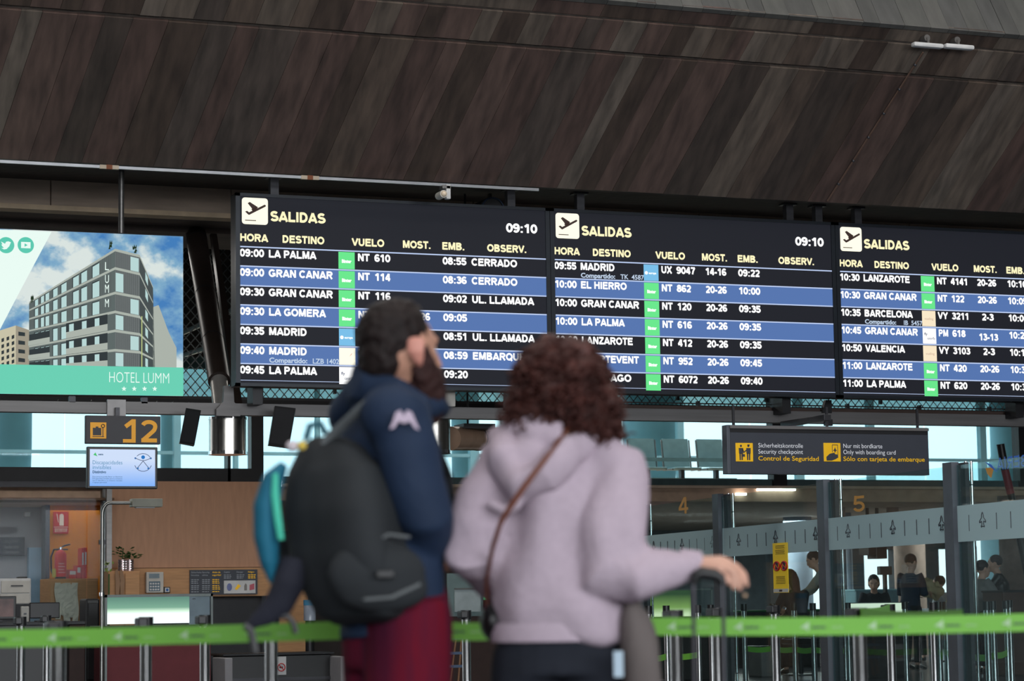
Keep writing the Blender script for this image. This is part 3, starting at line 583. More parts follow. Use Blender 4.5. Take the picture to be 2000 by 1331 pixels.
b1 = board(6.03, ALLH, [('09:00', 'LA PALMA', 0, 'g', 'NT', '610', '', '08:55', 'CERRADO'), ('09:00', G, 0, 'g', 'NT', '114', '', '08:36', 'CERRADO'),
    ('09:30', G, 0, 'g', 'NT', '116', '', '09:02', 'UL. LLAMADA'), ('09:30', 'LA GOMERA', 0, 'g', 'NT', '', '20-26', '09:05', ''),
    ('09:35', 'MADRID', 0, 'b', 'UX', '', '', '08:51', 'UL. LLAMADA'), ('09:40', 'MADRID', 'LZB 1402', 'w', 'I2', '', '', '08:59', 'EMBARQUE'), ('09:45', 'LA PALMA', 0, 'c', 'PM', '', '', '09:20', '')],
    'left LED departure board whose first flight is 09:00 to La Palma')
b2 = board(9.335, ALLH, [('09:55', 'MADRID', 'TK  4587', 'b', 'UX', '9047', '14-16', '09:22', ''), ('10:00', 'EL HIERRO', 0, 'g', 'NT', '862', '20-26', '10:00', ''),
    ('10:00', G, 0, 'g', 'NT', '120', '20-26', '09:35', ''), ('10:00', 'LA PALMA', 0, 'g', 'NT', '616', '20-26', '09:35', ''), ('10:00', 'LANZAROTE', 0, 'g', 'NT', '412', '20-26', '09:35', ''),
    ('10:00', 'FUERTEVENT', 0, 'g', 'NT', '952', '20-26', '09:45', ''), ('10:25', 'SANTIAGO', 0, 'g', 'NT', '6072', '20-26', '09:40', '')], 'middle LED departure board, partly behind the woman\'s curly hair')
b3 = board(12.64, ALLH, [('10:30', 'LANZAROTE', 0, 'g', 'NT', '4141', '20-26', '10:10', ''), ('10:30', G, 0, 'g', 'NT', '122', '20-26', '10:05', ''),
    ('10:35', 'BARCELONA', 'IB  5457', 'y', 'VY', '3211', '2-3', '10:00', ''), ('10:45', G, 0, 'c', 'PM', '618', '13-13', '10:20', ''), ('10:50', 'VALENCIA', 0, 'y', 'VY', '3103', '2-3', '10:15', ''),
    ('11:00', 'LANZAROTE', 0, 'g', 'NT', '420', '20-26', '10:35', ''), ('11:00', 'LA PALMA', 0, 'g', 'NT', '620', '20-26', '10:35', '')], 'right LED departure board cut by the frame, first flight 10:30 to Lanzarote')
for X, bd in ((6.45, b1), (8.95, b1), (9.72, b2), (12.15, b2), (12.50, b2), (12.98, b3), (15.4, b3)):
    B().box((X - .042, 22.68, 5.03), (X + .042, 22.76, 5.27)).build('hanger_post', 'dark_steel', bd)
    B().box((X - .08, 22.66, 5.22), (X + .08, 22.78, 5.24)).build('hanger_plate', 'black_metal', bd)
for X, bd in ((6.3, b1), (9.0, b1), (12.1, b2), (15, b3)):
    B().box((X - .05, 22.78, 2.99), (X + .05, 22.99, 3.17)).build('stand_off', 'black_metal', bd)

# ================================================================ HOTEL ADVERT
AY = 22.95
r = thing('hotel_billboard', 'large backlit hotel advertisement with building photo and green band', 'billboard', (4.2, AY, 3.07))
B().bbox((1.9, AY + .01, 3.06), (5.605, AY + .16, 4.655), .01).build('housing', 'black_metal', r)
def pp(pts, Y): return [aY(x, y, Y) for x, y in pts]
def flat(pts, layer, m, name, parent, b=None):
    Y = AY + .008 - layer * .0015; bb = b or B(); P_ = pp(pts, AY)
    for q in P_: q.y = Y
    bb.prism(P_, (0, .001, 0))
    return None if b else bb.build(name, m, parent)
skm = bpy.data.materials.new('advert_sky'); skm.use_nodes = True; t = skm.node_tree; bs = t.nodes['Principled BSDF']; MATS['advert_sky'] = skm
g = t.nodes.new('ShaderNodeTexCoord'); mp = t.nodes.new('ShaderNodeMapping'); n = t.nodes.new('ShaderNodeTexNoise'); cr = t.nodes.new('ShaderNodeValToRGB')
mp.inputs['Location'].default_value = (1.3, 0, .35); mp.inputs['Rotation'].default_value = (0, .6, 0); mp.inputs['Scale'].default_value = (1, 1, 1.2)
n.inputs['Scale'].default_value = 1.9; n.inputs['Detail'].default_value = 6; n.inputs['Roughness'].default_value = .55
e = cr.color_ramp.elements; e[0].position = .36; e[0].color = lin((22, 118, 190)); e[1].position = .56; e[1].color = lin((225, 236, 232)); k = e.new(.47); k.color = lin((120, 172, 205))
t.links.new(g.outputs['Object'], mp.inputs['Vector']); t.links.new(mp.outputs['Vector'], n.inputs['Vector']); t.links.new(n.outputs['Fac'], cr.inputs['Fac'])
t.links.new(cr.outputs['Color'], bs.inputs['Emission Color']); bs.inputs['Emission Strength'].default_value = .85; bs.inputs['Base Color'].default_value = (.02, .02, .02, 1)
for nm_, c_, s_ in (('ad_white', (232, 250, 242), 1), ('ad_teal', (108, 216, 186), .9), ('ad_wall', (98, 110, 108), .8), ('ad_wall_side', (72, 82, 82), .8), ('ad_band', (176, 184, 174), .9), ('ad_win', (190, 222, 220), .9), ('ad_dark', (44, 54, 56), .8),
                    ('ad_cream', (206, 200, 172), .9), ('ad_icon', (90, 204, 178), .95), ('ad_plant', (40, 60, 40), .8), ('ad_lamp', (196, 210, 140), .8)): led(nm_, c_, s_)
XL = -760
po = B(); flat([(XL, 415), (358, 462), (358, 774), (XL, 760)], 0, 0, 0, 0, po); po = po.build('poster', 'advert_sky', r)
flat([(XL, 415), (101, 453), (44, 560), (0, 644), (-60, 757), (XL, 760)], 1, 'ad_white', 'white_field', po)
# small cream block
flat([(-20, 652), (31, 636), (31, 722), (-20, 722)], 2, 'ad_cream', 'printed_block', po); flat([(31, 636), (57, 645), (57, 722), (31, 722)], 2, mat('ad_cream_side', (60, 60, 60), emit=(150, 142, 122), es=.9), 'printed_block_side', po)
b = B()
for k in range(5):
    for j in range(3): flat([(3 + j * 10, 662 + k * 12 - j * 3), (8 + j * 10, 660 + k * 12 - j * 3), (8 + j * 10, 667 + k * 12 - j * 3), (3 + j * 10, 669 + k * 12 - j * 3)], 3, 0, 0, 0, b)
    if k < 4: flat([(36, 648 + k * 17), (49, 650 + k * 17), (49, 657 + k * 17), (36, 656 + k * 17)], 3, 0, 0, 0, b)
b.build('printed_windows', 'ad_dark', po, kind='stuff')
# main building: left facade, right facade, far side
flat([(57, 590), (225, 486), (225, 724), (57, 724)], 2, 'ad_wall', 'printed_facade', po)
flat([(225, 486), (273, 498), (273, 724), (225, 724)], 2, mat('ad_wall_b', (60, 60, 60), emit=(84, 92, 92), es=.9), 'printed_facade', po)
flat([(273, 498), (299, 562), (303, 724), (273, 724)], 2, 'ad_wall_side', 'printed_facade', po)
flat([(299, 600), (310, 596), (330, 650), (345, 680), (345, 724), (299, 724)], 2, 'ad_band', 'printed_rear_block', po)
cy = [486, 522, 570, 607, 644, 682, 716]; ly = [590, 605, 622, 645, 676, 702, 724]; ry = [498, 533, 579, 617, 651, 686, 718]; sy = [560, 590, 622, 652, 676, 700, 720]
b = B(); wn = B(); dk_ = B()
for k in range(7):
    th = 5
    flat([(57, ly[k]), (225, cy[k]), (225, cy[k] + th), (57, ly[k] + 3)], 3, 0, 0, 0, b); flat([(225, cy[k]), (273, ry[k]), (273, ry[k] + th), (225, cy[k] + th)], 3, 0, 0, 0, b)
    flat([(273, ry[k]), (299, sy[k]), (299, sy[k] + 3), (273, ry[k] + th)], 3, 0, 0, 0, b)
    if k == 6: break
    def LY(x, q): u = (x - 57) / 168; return (ly[k] * (1 - u) + cy[k] * u) * (1 - q) + (ly[k + 1] * (1 - u) + cy[k + 1] * u) * q
    def RY(x, q): u = (x - 225) / 48; return (cy[k] * (1 - u) + ry[k] * u) * (1 - q) + (cy[k + 1] * (1 - u) + ry[k + 1] * u) * q
    ws = ((181, 194), (159, 170), (143, 154), (120, 130), (104, 112.5), (89, 96), (80, 86), (68.5, 74.5))
    for i, (xa, xb) in enumerate(ws):
        flat([(xa - 1.5, LY(xa, .22)), (xb, LY(xb, .22)), (xb, LY(xb, 1)), (xa - 1.5, LY(xa, 1))], 3, 0, 0, 0, dk_)
        flat([(xa, LY(xa, .27)), (xb, LY(xb, .27)), (xb, LY(xb, .98)), (xa, LY(xa, .98))], 4, 0, 0, 0, wn)
    xa, xb = ((255, 271) if k % 2 == 0 else (221 + 5, 241))
    flat([(xa, RY(xa, .22)), (xb, RY(xb, .22)), (xb, RY(xb, .98)), (xa, RY(xa, .98))], 4, 0, 0, 0, wn)
    flat([(284, ry[k] * .6 + sy[k] * .4 + 8), (289, ry[k] * .4 + sy[k] * .6 + 8), (289, ry[k] * .4 + sy[k] * .6 + 24), (284, ry[k] * .6 + sy[k] * .4 + 24)], 4, 0, 0, 0, wn)
    if k >= 3:
        flat([(129, LY(129, .1)), (210, LY(210, .1)), (210, LY(210, .62)), (129, LY(129, .62))], 5, 0, 0, 0, dk_)
        flat([(129, LY(129, .62)), (210, LY(210, .62)), (210, LY(210, .98)), (129, LY(129, .98))], 6, 0, 0, 0, b)
        for xx in (135, 160, 185): flat([(xx, LY(xx, .2)), (xx + 9, LY(xx + 9, .2)), (xx + 9, LY(xx + 9, .62)), (xx, LY(xx, .62))], 6, 0, 0, 0, wn)
        flat([(57, LY(57, .3)), (97, LY(97, .3)), (97, LY(97, .7)), (57, LY(57, .7))], 5, 0, 0, 0, dk_); flat([(55, LY(57, .7)), (97, LY(97, .7)), (97, LY(97, 1)), (55, LY(57, 1))], 6, 0, 0, 0, b)
b.build('printed_bands', 'ad_band', po, kind='stuff'); wn.build('printed_windows', 'ad_win', po, kind='stuff'); dk_.build('printed_recesses', 'ad_dark', po, kind='stuff')
b = B(); sl = B()
for xx in range(60, 220, 4):
    if not any(a - 2 < xx < c + 1 for a, c in ws): u = (xx - 57) / 168; flat([(xx, 592 * (1 - u) + 490 * u), (xx + 1, 592 * (1 - u) + 490 * u), (xx + 1, 640 * (1 - u) + 600 * u), (xx, 640 * (1 - u) + 600 * u)], 2.5, 0, 0, 0, sl)
for xx in range(228, 272, 4): flat([(xx, 492 + (xx - 225) * .2), (xx + 1, 492 + (xx - 225) * .2), (xx + 1, 716), (xx, 716)], 2.5, 0, 0, 0, sl)
sl.build('printed_cladding_lines', mat('ad_line', (50, 50, 50), emit=(66, 74, 74), es=.9), po, kind='stuff')
for xx, y0 in ((216, 484), (264, 492), (63, 590)):
    for k in range(7): a_ = random.uniform(-.9, .9); x_ = xx + random.uniform(-3, 3); y_ = y0 - random.uniform(0, 12); flat([(x_ - 2, y_ + 3), (x_ + 2, y_ + 3), (x_ + a_ * 3, y_ - 5)], 3, 0, 0, 0, b)
b.build('printed_plants', 'ad_plant', po, kind='stuff')
flat([(276, 618), (278, 618), (278, 720), (276, 720)], 6, 'ad_lamp', 'printed_lamp_post', po)
for s_, y_ in (('L', 528), ('U', 553), ('M', 572), ('M', 600)):
    q = aY(205, y_, AY); q.y = AY + .008 - 7 * .0015; letter(B(), s_, q, .078, .038, .0).build('printed_letter', 'ad_white', po)
flat([(XL, 686), (0, 712), (358, 718.5), (358, 774), (XL, 760)], 8, 'ad_teal', 'green_band', po)
b = B(); a = aY(213, 747, AY); c = aY(330, 749, AY); a.y = AY - .006; letter(b, 'HOTEL LUMM', a, .098, c.x - a.x, -.012)
for px in (242, 262, 282, 302):
    q = aY(px, 760, AY); pts = []
    for k in range(10): rr = .026 if k % 2 == 0 else .011; an = PI / 2 + k * PI / 5; pts.append((q.x + rr * math.cos(an), AY - .006, q.z + rr * math.sin(an)))
    b.prism(pts, (0, .001, 0))
b.build('hotel_lettering', 'ad_white', po)
def disc(q, R, n=28): return [(q.x + R * math.cos(k * 2 * PI / n), q.y, q.z + R * math.sin(k * 2 * PI / n)) for k in range(n)]
for px, kind_ in ((12, 't'), (50.5, 'y'), (-28, 'i')):
    q = aY(px, 479, AY); q.y = AY + .004; ic = B().prism(disc(q, .078), (0, .001, 0)).build('round_icon', 'ad_icon', po); y_ = AY + .002
    if kind_ == 'y':
        B().prism([(q.x - .045, y_, q.z - .03), (q.x + .045, y_, q.z - .03), (q.x + .045, y_, q.z + .03), (q.x - .045, y_, q.z + .03)], (0, .001, 0)).build('icon_mark', 'ad_white', ic)
        B().prism([(q.x - .012, y_ - .002, q.z - .016), (q.x + .018, y_ - .002, q.z), (q.x - .012, y_ - .002, q.z + .016)], (0, .001, 0)).build('icon_play', 'ad_icon', ic)
    elif kind_ == 't':
        k_ = .05; pts = [(-.9, -.6), (-.4, -.55), (-.75, -.2), (-.9, .1), (-.7, .1), (-.95, .65), (-.2, .25), (0, .65), (.4, .75), (.9, .6), (.8, .3), (.6, -.2), (.1, -.75), (-.4, -.85)]
        B().prism([(q.x + a_ * k_, y_, q.z + c_ * k_) for a_, c_ in pts], (0, .001, 0)).build('icon_mark', 'ad_white', ic)
    else: B().prism(disc(Vector((q.x, y_, q.z)), .03), (0, .001, 0)).build('icon_mark', 'ad_white', ic)
q = aY(251, 333, 22.5)
B().tube([(5.0, AY + .07, 4.64), (5.0, AY + .07, 5.3)], .028, 12).build('support_pipe', 'grey_steel', r, smooth=True); B().tube([(2.6, AY + .07, 4.64), (2.6, AY + .07, 5.3)], .028, 12).build('support_pipe', 'grey_steel', r, smooth=True)
B().box((4.5, AY + .05, 3.0), (4.56, AY + .1, 3.08)).build('lower_bracket', 'dark_steel', r); B().box((5.2, AY + .05, 3.0), (5.26, AY + .1, 3.08)).build('lower_bracket', 'dark_steel', r)

# ================================================================ COUNTER SIGN 12 AND MONITOR
SY = 22.86
r = thing('counter_sign', 'dark hanging counter sign with suitcase symbol and yellow number 12', 'sign', (4.99, SY, 2.6))
B().bbox((4.63, SY, 2.595), (5.355, SY + .06, 2.865), .006).build('panel', 'sign_face_dark', r); B().box((4.93, SY + .06, 2.8), (4.97, SY + .1, 2.95)).build('hanger', 'dark_steel', r)
a = aY(176, 857, SY); s = .155; tl = B().bbox((a.x, SY - .004, a.z), (a.x + s, SY + .002, a.z + s), .002).build('pictogram_tile', 'amber_text', r)
b = B(); P = lambda u, v: (a.x + s * u, SY - .006, a.z + s * v)
b.prism([P(.16, .2), P(.68, .2), P(.68, .66), P(.16, .66)], (0, .001, 0)); b.prism([P(.34, .66), P(.5, .66), P(.5, .74), P(.34, .74)], (0, .001, 0))
b.prism([P(.14, .1), P(.86, .1), P(.86, .14), P(.14, .14)], (0, .001, 0)); b.prism([P(.76, .14), P(.81, .14), P(.81, .72), P(.76, .72)], (0, .001, 0)); b.tube([P(.785 + .1 * math.cos(k * PI / 8), .78 + .1 * math.sin(k * PI / 8)) for k in range(17)], .004, 6, ref=(0, 1, 0))
b.build('suitcase_symbol', 'sign_face_dark', tl)
b = B(); q = aY(238, 865, SY); q.y = SY - .002; caps(b, '1', q + Vector((.02, 0, 0)), .225, .15, t=.18); caps(b, '2', q + Vector((.19, 0, 0)), .225, .155, t=.17)
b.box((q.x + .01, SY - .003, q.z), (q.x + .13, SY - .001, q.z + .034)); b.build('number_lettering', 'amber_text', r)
MYY = 22.72
r = thing('info_monitor', 'monitor below sign 12 showing a pale blue notice about invisible disabilities', 'monitor', (4.97, MYY, 2.2))
p = aY(170, 955, MYY); q = aY(308, 874, MYY); x0, z0, x1, z1 = p.x, p.z, q.x, q.z
B().bbox((x0, MYY, z0), (x1, MYY + .06, z1), .008).build('housing', 'black_plastic', r)
gm = bpy.data.materials.new('monitor_glow'); gm.use_nodes = True; t = gm.node_tree; bs = t.nodes['Principled BSDF']; g = t.nodes.new('ShaderNodeTexCoord'); sp = t.nodes.new('ShaderNodeSeparateXYZ'); cr = t.nodes.new('ShaderNodeValToRGB')
t.links.new(g.outputs['Generated'], sp.inputs[0]); t.links.new(sp.outputs['Z'], cr.inputs['Fac']); cr.color_ramp.elements[0].color = lin((120, 175, 250)); cr.color_ramp.elements[1].color = lin((205, 222, 250)); cr.color_ramp.elements[1].position = .7
t.links.new(cr.outputs['Color'], bs.inputs['Emission Color']); bs.inputs['Emission Strength'].default_value = .95; bs.inputs['Base Color'].default_value = (.01, .01, .01, 1)
sc_ = B().box((x0 + .025, MYY - .003, z0 + .025), (x1 - .025, MYY + .001, z1 - .025)).build('screen', gm, r)
W_, H_ = x1 - x0, z1 - z0; P = lambda u, v: Vector((x0 + W_ * u, MYY - .005, z1 - H_ * v))
b = B(); letter(b, 'Discapacidades', P(.075, .42), .036, W_ * .42, .0); letter(b, 'invisibles', P(.075, .535), .036, W_ * .26, .0); b.build('title_lettering', led('led_title', (90, 150, 190), .9), sc_)
b = B(); letter(b, 'Distintivo', P(.075, .635), .026, W_ * .19, .03); letter(b, 'aena', P(.155, .205), .018, W_ * .07, .03)
for k in range(4): letter(b, ['Esta persona puede llevar un distintivo', 'Discapacidad invisible para la asistencia', 'que la identifica y su entorno necesita', 'o apoyo personal'][k], P(.075, .73 + k * .045), .012, W_ * (.42 if k < 3 else .2), .0)
b.build('small_lettering', led('led_textblue', (40, 90, 130), .8), sc_)
b = B(); b.prism([P(.085, .2), P(.115, .14), P(.13, .2), P(.145, .235), P(.115, .215)], (0, .001, 0)); b.build('arrow_logo', led('led_logo', (70, 200, 110), .9), sc_)
b = B(); c = P(.79, .37); R = .085
for a0, a1 in ((-30, 30), (60, 120), (150, 210), (240, 300)):
    pass
b.tube([(c.x + R * math.cos(math.radians(t_)), c.y, c.z + R * math.sin(math.radians(t_))) for t_ in range(-160, -19, 20)], .003, 5, ref=(0, 1, 0)); b.tube([(c.x + R * math.cos(math.radians(t_)), c.y, c.z + R * math.sin(math.radians(t_))) for t_ in range(35, 146, 20)], .003, 5, ref=(0, 1, 0))
b.tube([P(.79 - .12 + .24 * k / 8, .255 + .07 * math.sin(k * PI / 8)) for k in range(9)], .003, 5, ref=(0, 1, 0)); b.tube([P(.79, .335), P(.71, .5)], .003, 5); b.tube([P(.79, .335), P(.87, .5)], .003, 5)
b.build('figure_outline', 'led_navy', sc_)
b = B(); b.prism(disc(P(.79, .245), .018), (0, .001, 0))
for u_, v_2 in ((.68, .27), (.9, .27), (.715, .51), (.865, .51)): b.prism(disc(P(u_, v_2), .009, 14), (0, .001, 0))
b.build('figure_dots', led('led_blue', (30, 120, 200), .9), sc_)
B().box((x0 + .2, MYY + .06, z1 - .12), (x0 + .3, MYY + .12, z1 + .0)).build('rear_bracket', 'black_metal', r)

# ================================================================ SECURITY SIGN
SY = 22.0
p = aY(1422, 926, SY); q = aY(1813, 838, SY); x0, x1, z0, z1 = p.x, q.x, p.z, q.z + .01
r = thing('security_sign', 'long dark hanging sign for the security checkpoint with two yellow pictograms', 'sign', ((x0 + x1) / 2, SY, z0))
B().bbox((x0, SY + .005, z0), (x1, SY + .12, z1), .004).build('housing', 'post_grey', r)
B().box((x0 + .035, SY, z0 + .01), (x1 - .008, SY + .006, z1 - .035)).build('face', 'sign_face', r); B().box((x0 + .03, SY - .012, z1 - .035), (x1, SY + .004, z1 - .005)).build('top_strip', 'beam_steel', r)
B().box((x0 + .035, SY - .002, z1 - .075), (x1 - .008, SY + .003, z1 - .036)).build('shade_strip', 'black_metal', r)
for X in (x0 + .1, (x0 + x1) / 2, x1 - .1): B().box((X - .012, SY + .04, z1 - .01), (X + .012, SY + .06, 3.0)).build('hanger_rod', 'dark_steel', r)
for xx in ((x0 + x1) / 2,): B().bbox((xx - .04, SY + .03, 2.86), (xx + .04, BY + .0, 2.92), .004).build('hanger_arm', 'dark_steel', r)
def tileb(px0, py1, px1, py0):
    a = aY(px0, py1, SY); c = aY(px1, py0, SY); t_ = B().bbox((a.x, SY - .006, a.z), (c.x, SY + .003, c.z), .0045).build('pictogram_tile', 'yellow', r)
    return t_, (lambda u, v: Vector((a.x + (c.x - a.x) * u, SY - .008, c.z - (c.z - a.z) * v)))
tl, P = tileb(1437, 902, 1470, 866)
b = B()
for cx_, flip_ in ((.3, 1), (.73, -1)):
    b.prism(disc(P(cx_, .16), .012, 14), (0, .001, 0)); f_ = flip_
    b.prism([P(cx_ - .13, .27), P(cx_ + .13, .27), P(cx_ + .12, .56), P(cx_ + .09, .58), P(cx_ - .09, .58), P(cx_ - .12, .56)], (0, .001, 0))
    b.prism([P(cx_ - .1, .56), P(cx_ - .015, .56), P(cx_ - .02, .92), P(cx_ - .09, .92)], (0, .001, 0)); b.prism([P(cx_ + .015, .56), P(cx_ + .1, .56), P(cx_ + .09, .92), P(cx_ + .02, .92)], (0, .001, 0))
b.prism([P(.42, .30), P(.47, .46), P(.6, .36), P(.62, .42), P(.45, .55), P(.38, .38)], (0, .001, 0)); b.prism([P(.4, .6), P(.52, .6), P(.52, .74), P(.4, .74)], (0, .001, 0)); b.prism([P(.66, .08), P(.82, .08), P(.8, .13), P(.68, .13)], (0, .001, 0))
b.build('figures_symbol', 'sign_face', tl)
tl, P = tileb(1609, 902, 1641, 866)
b = B(); b.prism([P(.15, .95), P(.14, .75), P(.34, .58), P(.62, .52), P(.66, .6), P(.8, .62), P(.82, .78), P(.7, .86), P(.45, .95)], (0, .001, 0))
for a_, c_ in (((.5, .1), (.82, .1)), ((.5, .1), (.5, .5)), ((.82, .1), (.82, .8))):
    b.tube([P(*a_), P(*c_)], .003, 5)
b.prism([P(.66, .22), P(.7, .34), P(.78, .42), P(.7, .42), (P(.68, .5)), P(.63, .5), P(.62, .42), P(.54, .42), P(.62, .34)], (0, .001, 0)); b.build('boarding_card_symbol', 'sign_face', tl)
b = B(); y2 = Vector((0, -.003, 0))
for s_, px, py, w_ in (('Sicherheitskontrolle', 1481, 874.5, 87), ('Security checkpoint', 1481, 886.5, 87), ('Nur mit bordkarte', 1647, 875.5, 76), ('Only with boarding card', 1647, 887.5, 102)):
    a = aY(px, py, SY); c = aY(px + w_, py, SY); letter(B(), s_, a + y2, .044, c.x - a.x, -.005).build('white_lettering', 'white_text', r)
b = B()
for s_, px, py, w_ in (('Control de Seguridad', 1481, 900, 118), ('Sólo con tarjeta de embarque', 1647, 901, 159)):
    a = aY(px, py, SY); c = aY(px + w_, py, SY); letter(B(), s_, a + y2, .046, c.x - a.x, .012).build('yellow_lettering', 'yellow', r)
# ================================================================ LEFT: OFFICE AND CHECK-IN COUNTERS
PY = 31.5
pan = tag(thing('wall_panelled', None, None, (7.7, PY, 0)), kind='structure')
xl, xr = aY(217, 1000, PY).x, aY(515, 1000, PY).x
B().box((xl, PY, 1.56), (xr, PY + .1, 2.70)).build('panel', 'brown_panel', pan)
B().box((xl - .12, PY - .02, 0), (xl - .03, PY + .1, 2.7)).build('door_jamb', 'grey_steel', pan)
xw = aY(600, 1150, PY).x
zt, zb = aY(400, 1110, PY).z, aY(400, 1166, PY).z
B().box((xl, PY - .05, zb), (xw, PY + .08, zt)).build('wooden_band', 'wood', pan)
x1 = aY(523, 1200, PY).x; B().box((x1, PY - .05, 0), (xw, PY + .08, zb)).build('wooden_pier', 'wood', pan)
B().box((xl, PY + .3, 0), (x1, PY + .4, zb)).build('dark_recess', 'black_metal', pan)
B().box((xw, PY + .6, 0), (14.3, PY + .7, 2.47)).build('rear_partition', mat('dim_partition', (52, 46, 44), .9), pan)
# office room behind glass
struct(B().box((1.5, 34.2, 0), (7.3, 34.3, 2.47)), 'wall_office_back', 'grey_wall')
xo0, xo1 = aY(93, 1100, 33.6).x, aY(217, 1100, 33.6).x
struct(B().box((xo0, 33.6, 0), (xo1 + .1, 33.7, 2.47)), 'wall_orange', 'orange_wall')
B().box((xo0 - .06, 33.45, 0), (xo0, 33.75, 2.47)).build('trim_16', 'post_grey', None, kind='structure')
B().box((aY(55, 1100, 34.1).x, 34.05, 0), (aY(88, 1100, 34.1).x, 34.18, 1.9)).build('door_1', mat('pale_blue_door', (150, 178, 200), .5), None, kind='structure')
r = thing('room_sign', 'dark rectangular door sign reading Jefe de Servicio on the grey office wall', 'sign', aY(10, 1087, 34.15))
p = aY(-20, 1086, 34.15); q = aY(47, 1050, 34.15); B().box((p.x, 34.1, p.z), (q.x, 34.16, q.z)).build('plate', 'sign_face', r)
b = B(); letter(b, 'S-UTH', aY(10, 1061, 34.09), .04, .18, .01); letter(b, 'Jefe de', aY(8, 1072, 34.09), .045, .2, .01); letter(b, 'Servicio', aY(7, 1082, 34.09), .045, .22, .01); b.build('lettering', mat('dull_text', (120, 124, 132), .6), r)
tag(B().bbox(aY(48, 1010, 34.05), aY(57, 1001, 34.15), .01).build('wall_sensor', 'white_paint', None), 'tiny white sensor box on the grey office wall above the door', 'sensor')
# extinguisher sign and extinguisher
EY = 33.55
r = thing('extinguisher_sign', 'red safety sign reading EXTINTOR on the orange wall', 'sign', aY(118, 1043, EY))
p = aY(104, 1043, EY); q = aY(134, 1000, EY); B().box((p.x, EY, p.z), (q.x, EY + .02, q.z)).build('plate', 'red_sign', r)
b = B(); w_ = q.x - p.x; hh = q.z - p.z; P = lambda u, v: Vector((p.x + w_ * u, EY - .003, p.z + hh * v))
b.prism([P(.4, .36), P(.68, .36), P(.68, .84), P(.54, .92), P(.4, .84)], (0, .002, 0)); b.prism([P(.2, .9), P(.26, .9), P(.36, .5), P(.32, .5)], (0, .002, 0))
caps(b, 'EXTINTO', P(.1, .07), hh * .17, w_ * .7, t=.16); caps(b, 'R', P(.82, .07), hh * .17, w_ * .1, t=.16); b.box(P(.03, .29), P(.97, .31) + Vector((0, .002, 0)))
b.build('white_print', mat('sign_pale', (235, 215, 200), .5), r)
# wooden cabinets with things standing on top
CYY = 32.7
def cab(px0, px1, pt, Y, d, nm, lab):
    a = aY(px0, pt, Y); c = aY(px1, pt, Y); t = thing(nm, lab, 'cabinet', ((a.x + c.x) / 2, Y, 0))
    B().bbox((a.x, Y + .02, 0), (c.x, Y + d, a.z), .006).build('body', 'wood', t)
    m = (a.x + c.x) / 2
    for x0, x1 in ((a.x, m), (m, c.x)):
        dd = B().bbox((x0 + .01, Y, .06), (x1 - .01, Y + .02, a.z - .03), .004).build('door', 'wood', t); B().box((x1 - .06, Y - .02, a.z * .6), (x1 - .045, Y, a.z * .6 + .12)).build('handle', 'grey_steel', dd)
    return t, a.z
_, cz = cab(97, 192, 1131, 32.4, .7, 'wooden_cabinet', 'pale wooden cabinet below the orange wall, hung with papers, carrying the extinguisher')
q = aY(118, 1130, 32.9); q.z = cz; s = 1 / 143
r = thing('fire_extinguisher', 'red fire extinguisher with black hose standing on the wooden cabinet', 'fire extinguisher', q)
x, y, z = q
B().tube([(x, y, z + .02), (x, y, z + .04), (x, y, z + .33), (x, y, z + .37), (x, y, z + .40)], [.07, .08, .08, .06, .02], 24).build('cylinder', 'red_paint', r, smooth=True)
B().tube([(x, y, z), (x, y, z + .03)], .075, 20).build('base_ring', 'black_plastic', r, smooth=True)
B().tube([(x, y, z + .38), (x, y, z + .43)], .022, 12).build('valve', 'chrome', r, smooth=True)
B().tube([(x, y, z + .42), (x + .05, y, z + .45), (x + .13, y, z + .47)], .011, 8).build('lever', 'dark_steel', r); B().tube([(x, y, z + .40), (x + .1, y, z + .40)], .010, 8).build('carry_handle', 'dark_steel', r)
B().tube([(x - .02, y, z + .40), (x - .09, y, z + .40), (x - .13, y, z + .3), (x - .13, y - .02, z + .12), (x - .1, y - .03, z + .04)], .013, 8, ref=(0, 1, 0)).build('hose', 'black_plastic', r, smooth=True)
b = B()
for k in range(4): b.box((x - .045, y - .084, z + .08 + k * .04), (x + .045 - .01 * (k % 2), y - .078, z + .095 + k * .04))
b.build('label_print', mat('label_pink', (225, 150, 150), .5), r); B().bbox((x - .12, y - .06, z + .02), (x - .07, y - .02, z + .14), .01).build('inspection_tag', mat('tag_yellow', (190, 180, 60), .5), r)
# binders and red boxes
for k, (xa, xb, yt, yb, lab) in enumerate(((159, 164.5, 1071, 1128, 'tall red binder on the cabinet, left of the pair'), (165, 170, 1070, 1128, 'tall red binder on the cabinet, right of the pair'), (150, 158, 1105, 1129, 'short red and white box leaning before the red binders'), (135, 149, 1113, 1130, 'low white and red box beside the extinguisher'))):
    a = aY(xa, yb, 32.8); c = aY(xb, yt, 32.8); a.z = cz; t = thing('binder' if k < 2 else 'carton', lab, 'binder' if k < 2 else 'box', a)
    B().bbox(a, (c.x, 33.05, c.z), .004).build('cover', 'red_paint', t); hh = c.z - a.z
    B().box((a.x + .008, 32.795, a.z + hh * .45), (c.x - .008, 32.80, a.z + hh * .85)).build('spine_label', 'white_paint', t)
t = thing('hanging_papers', 'bundle of curled cream papers hanging on the wooden cabinet front', 'papers', aY(125, 1180, 32.3))
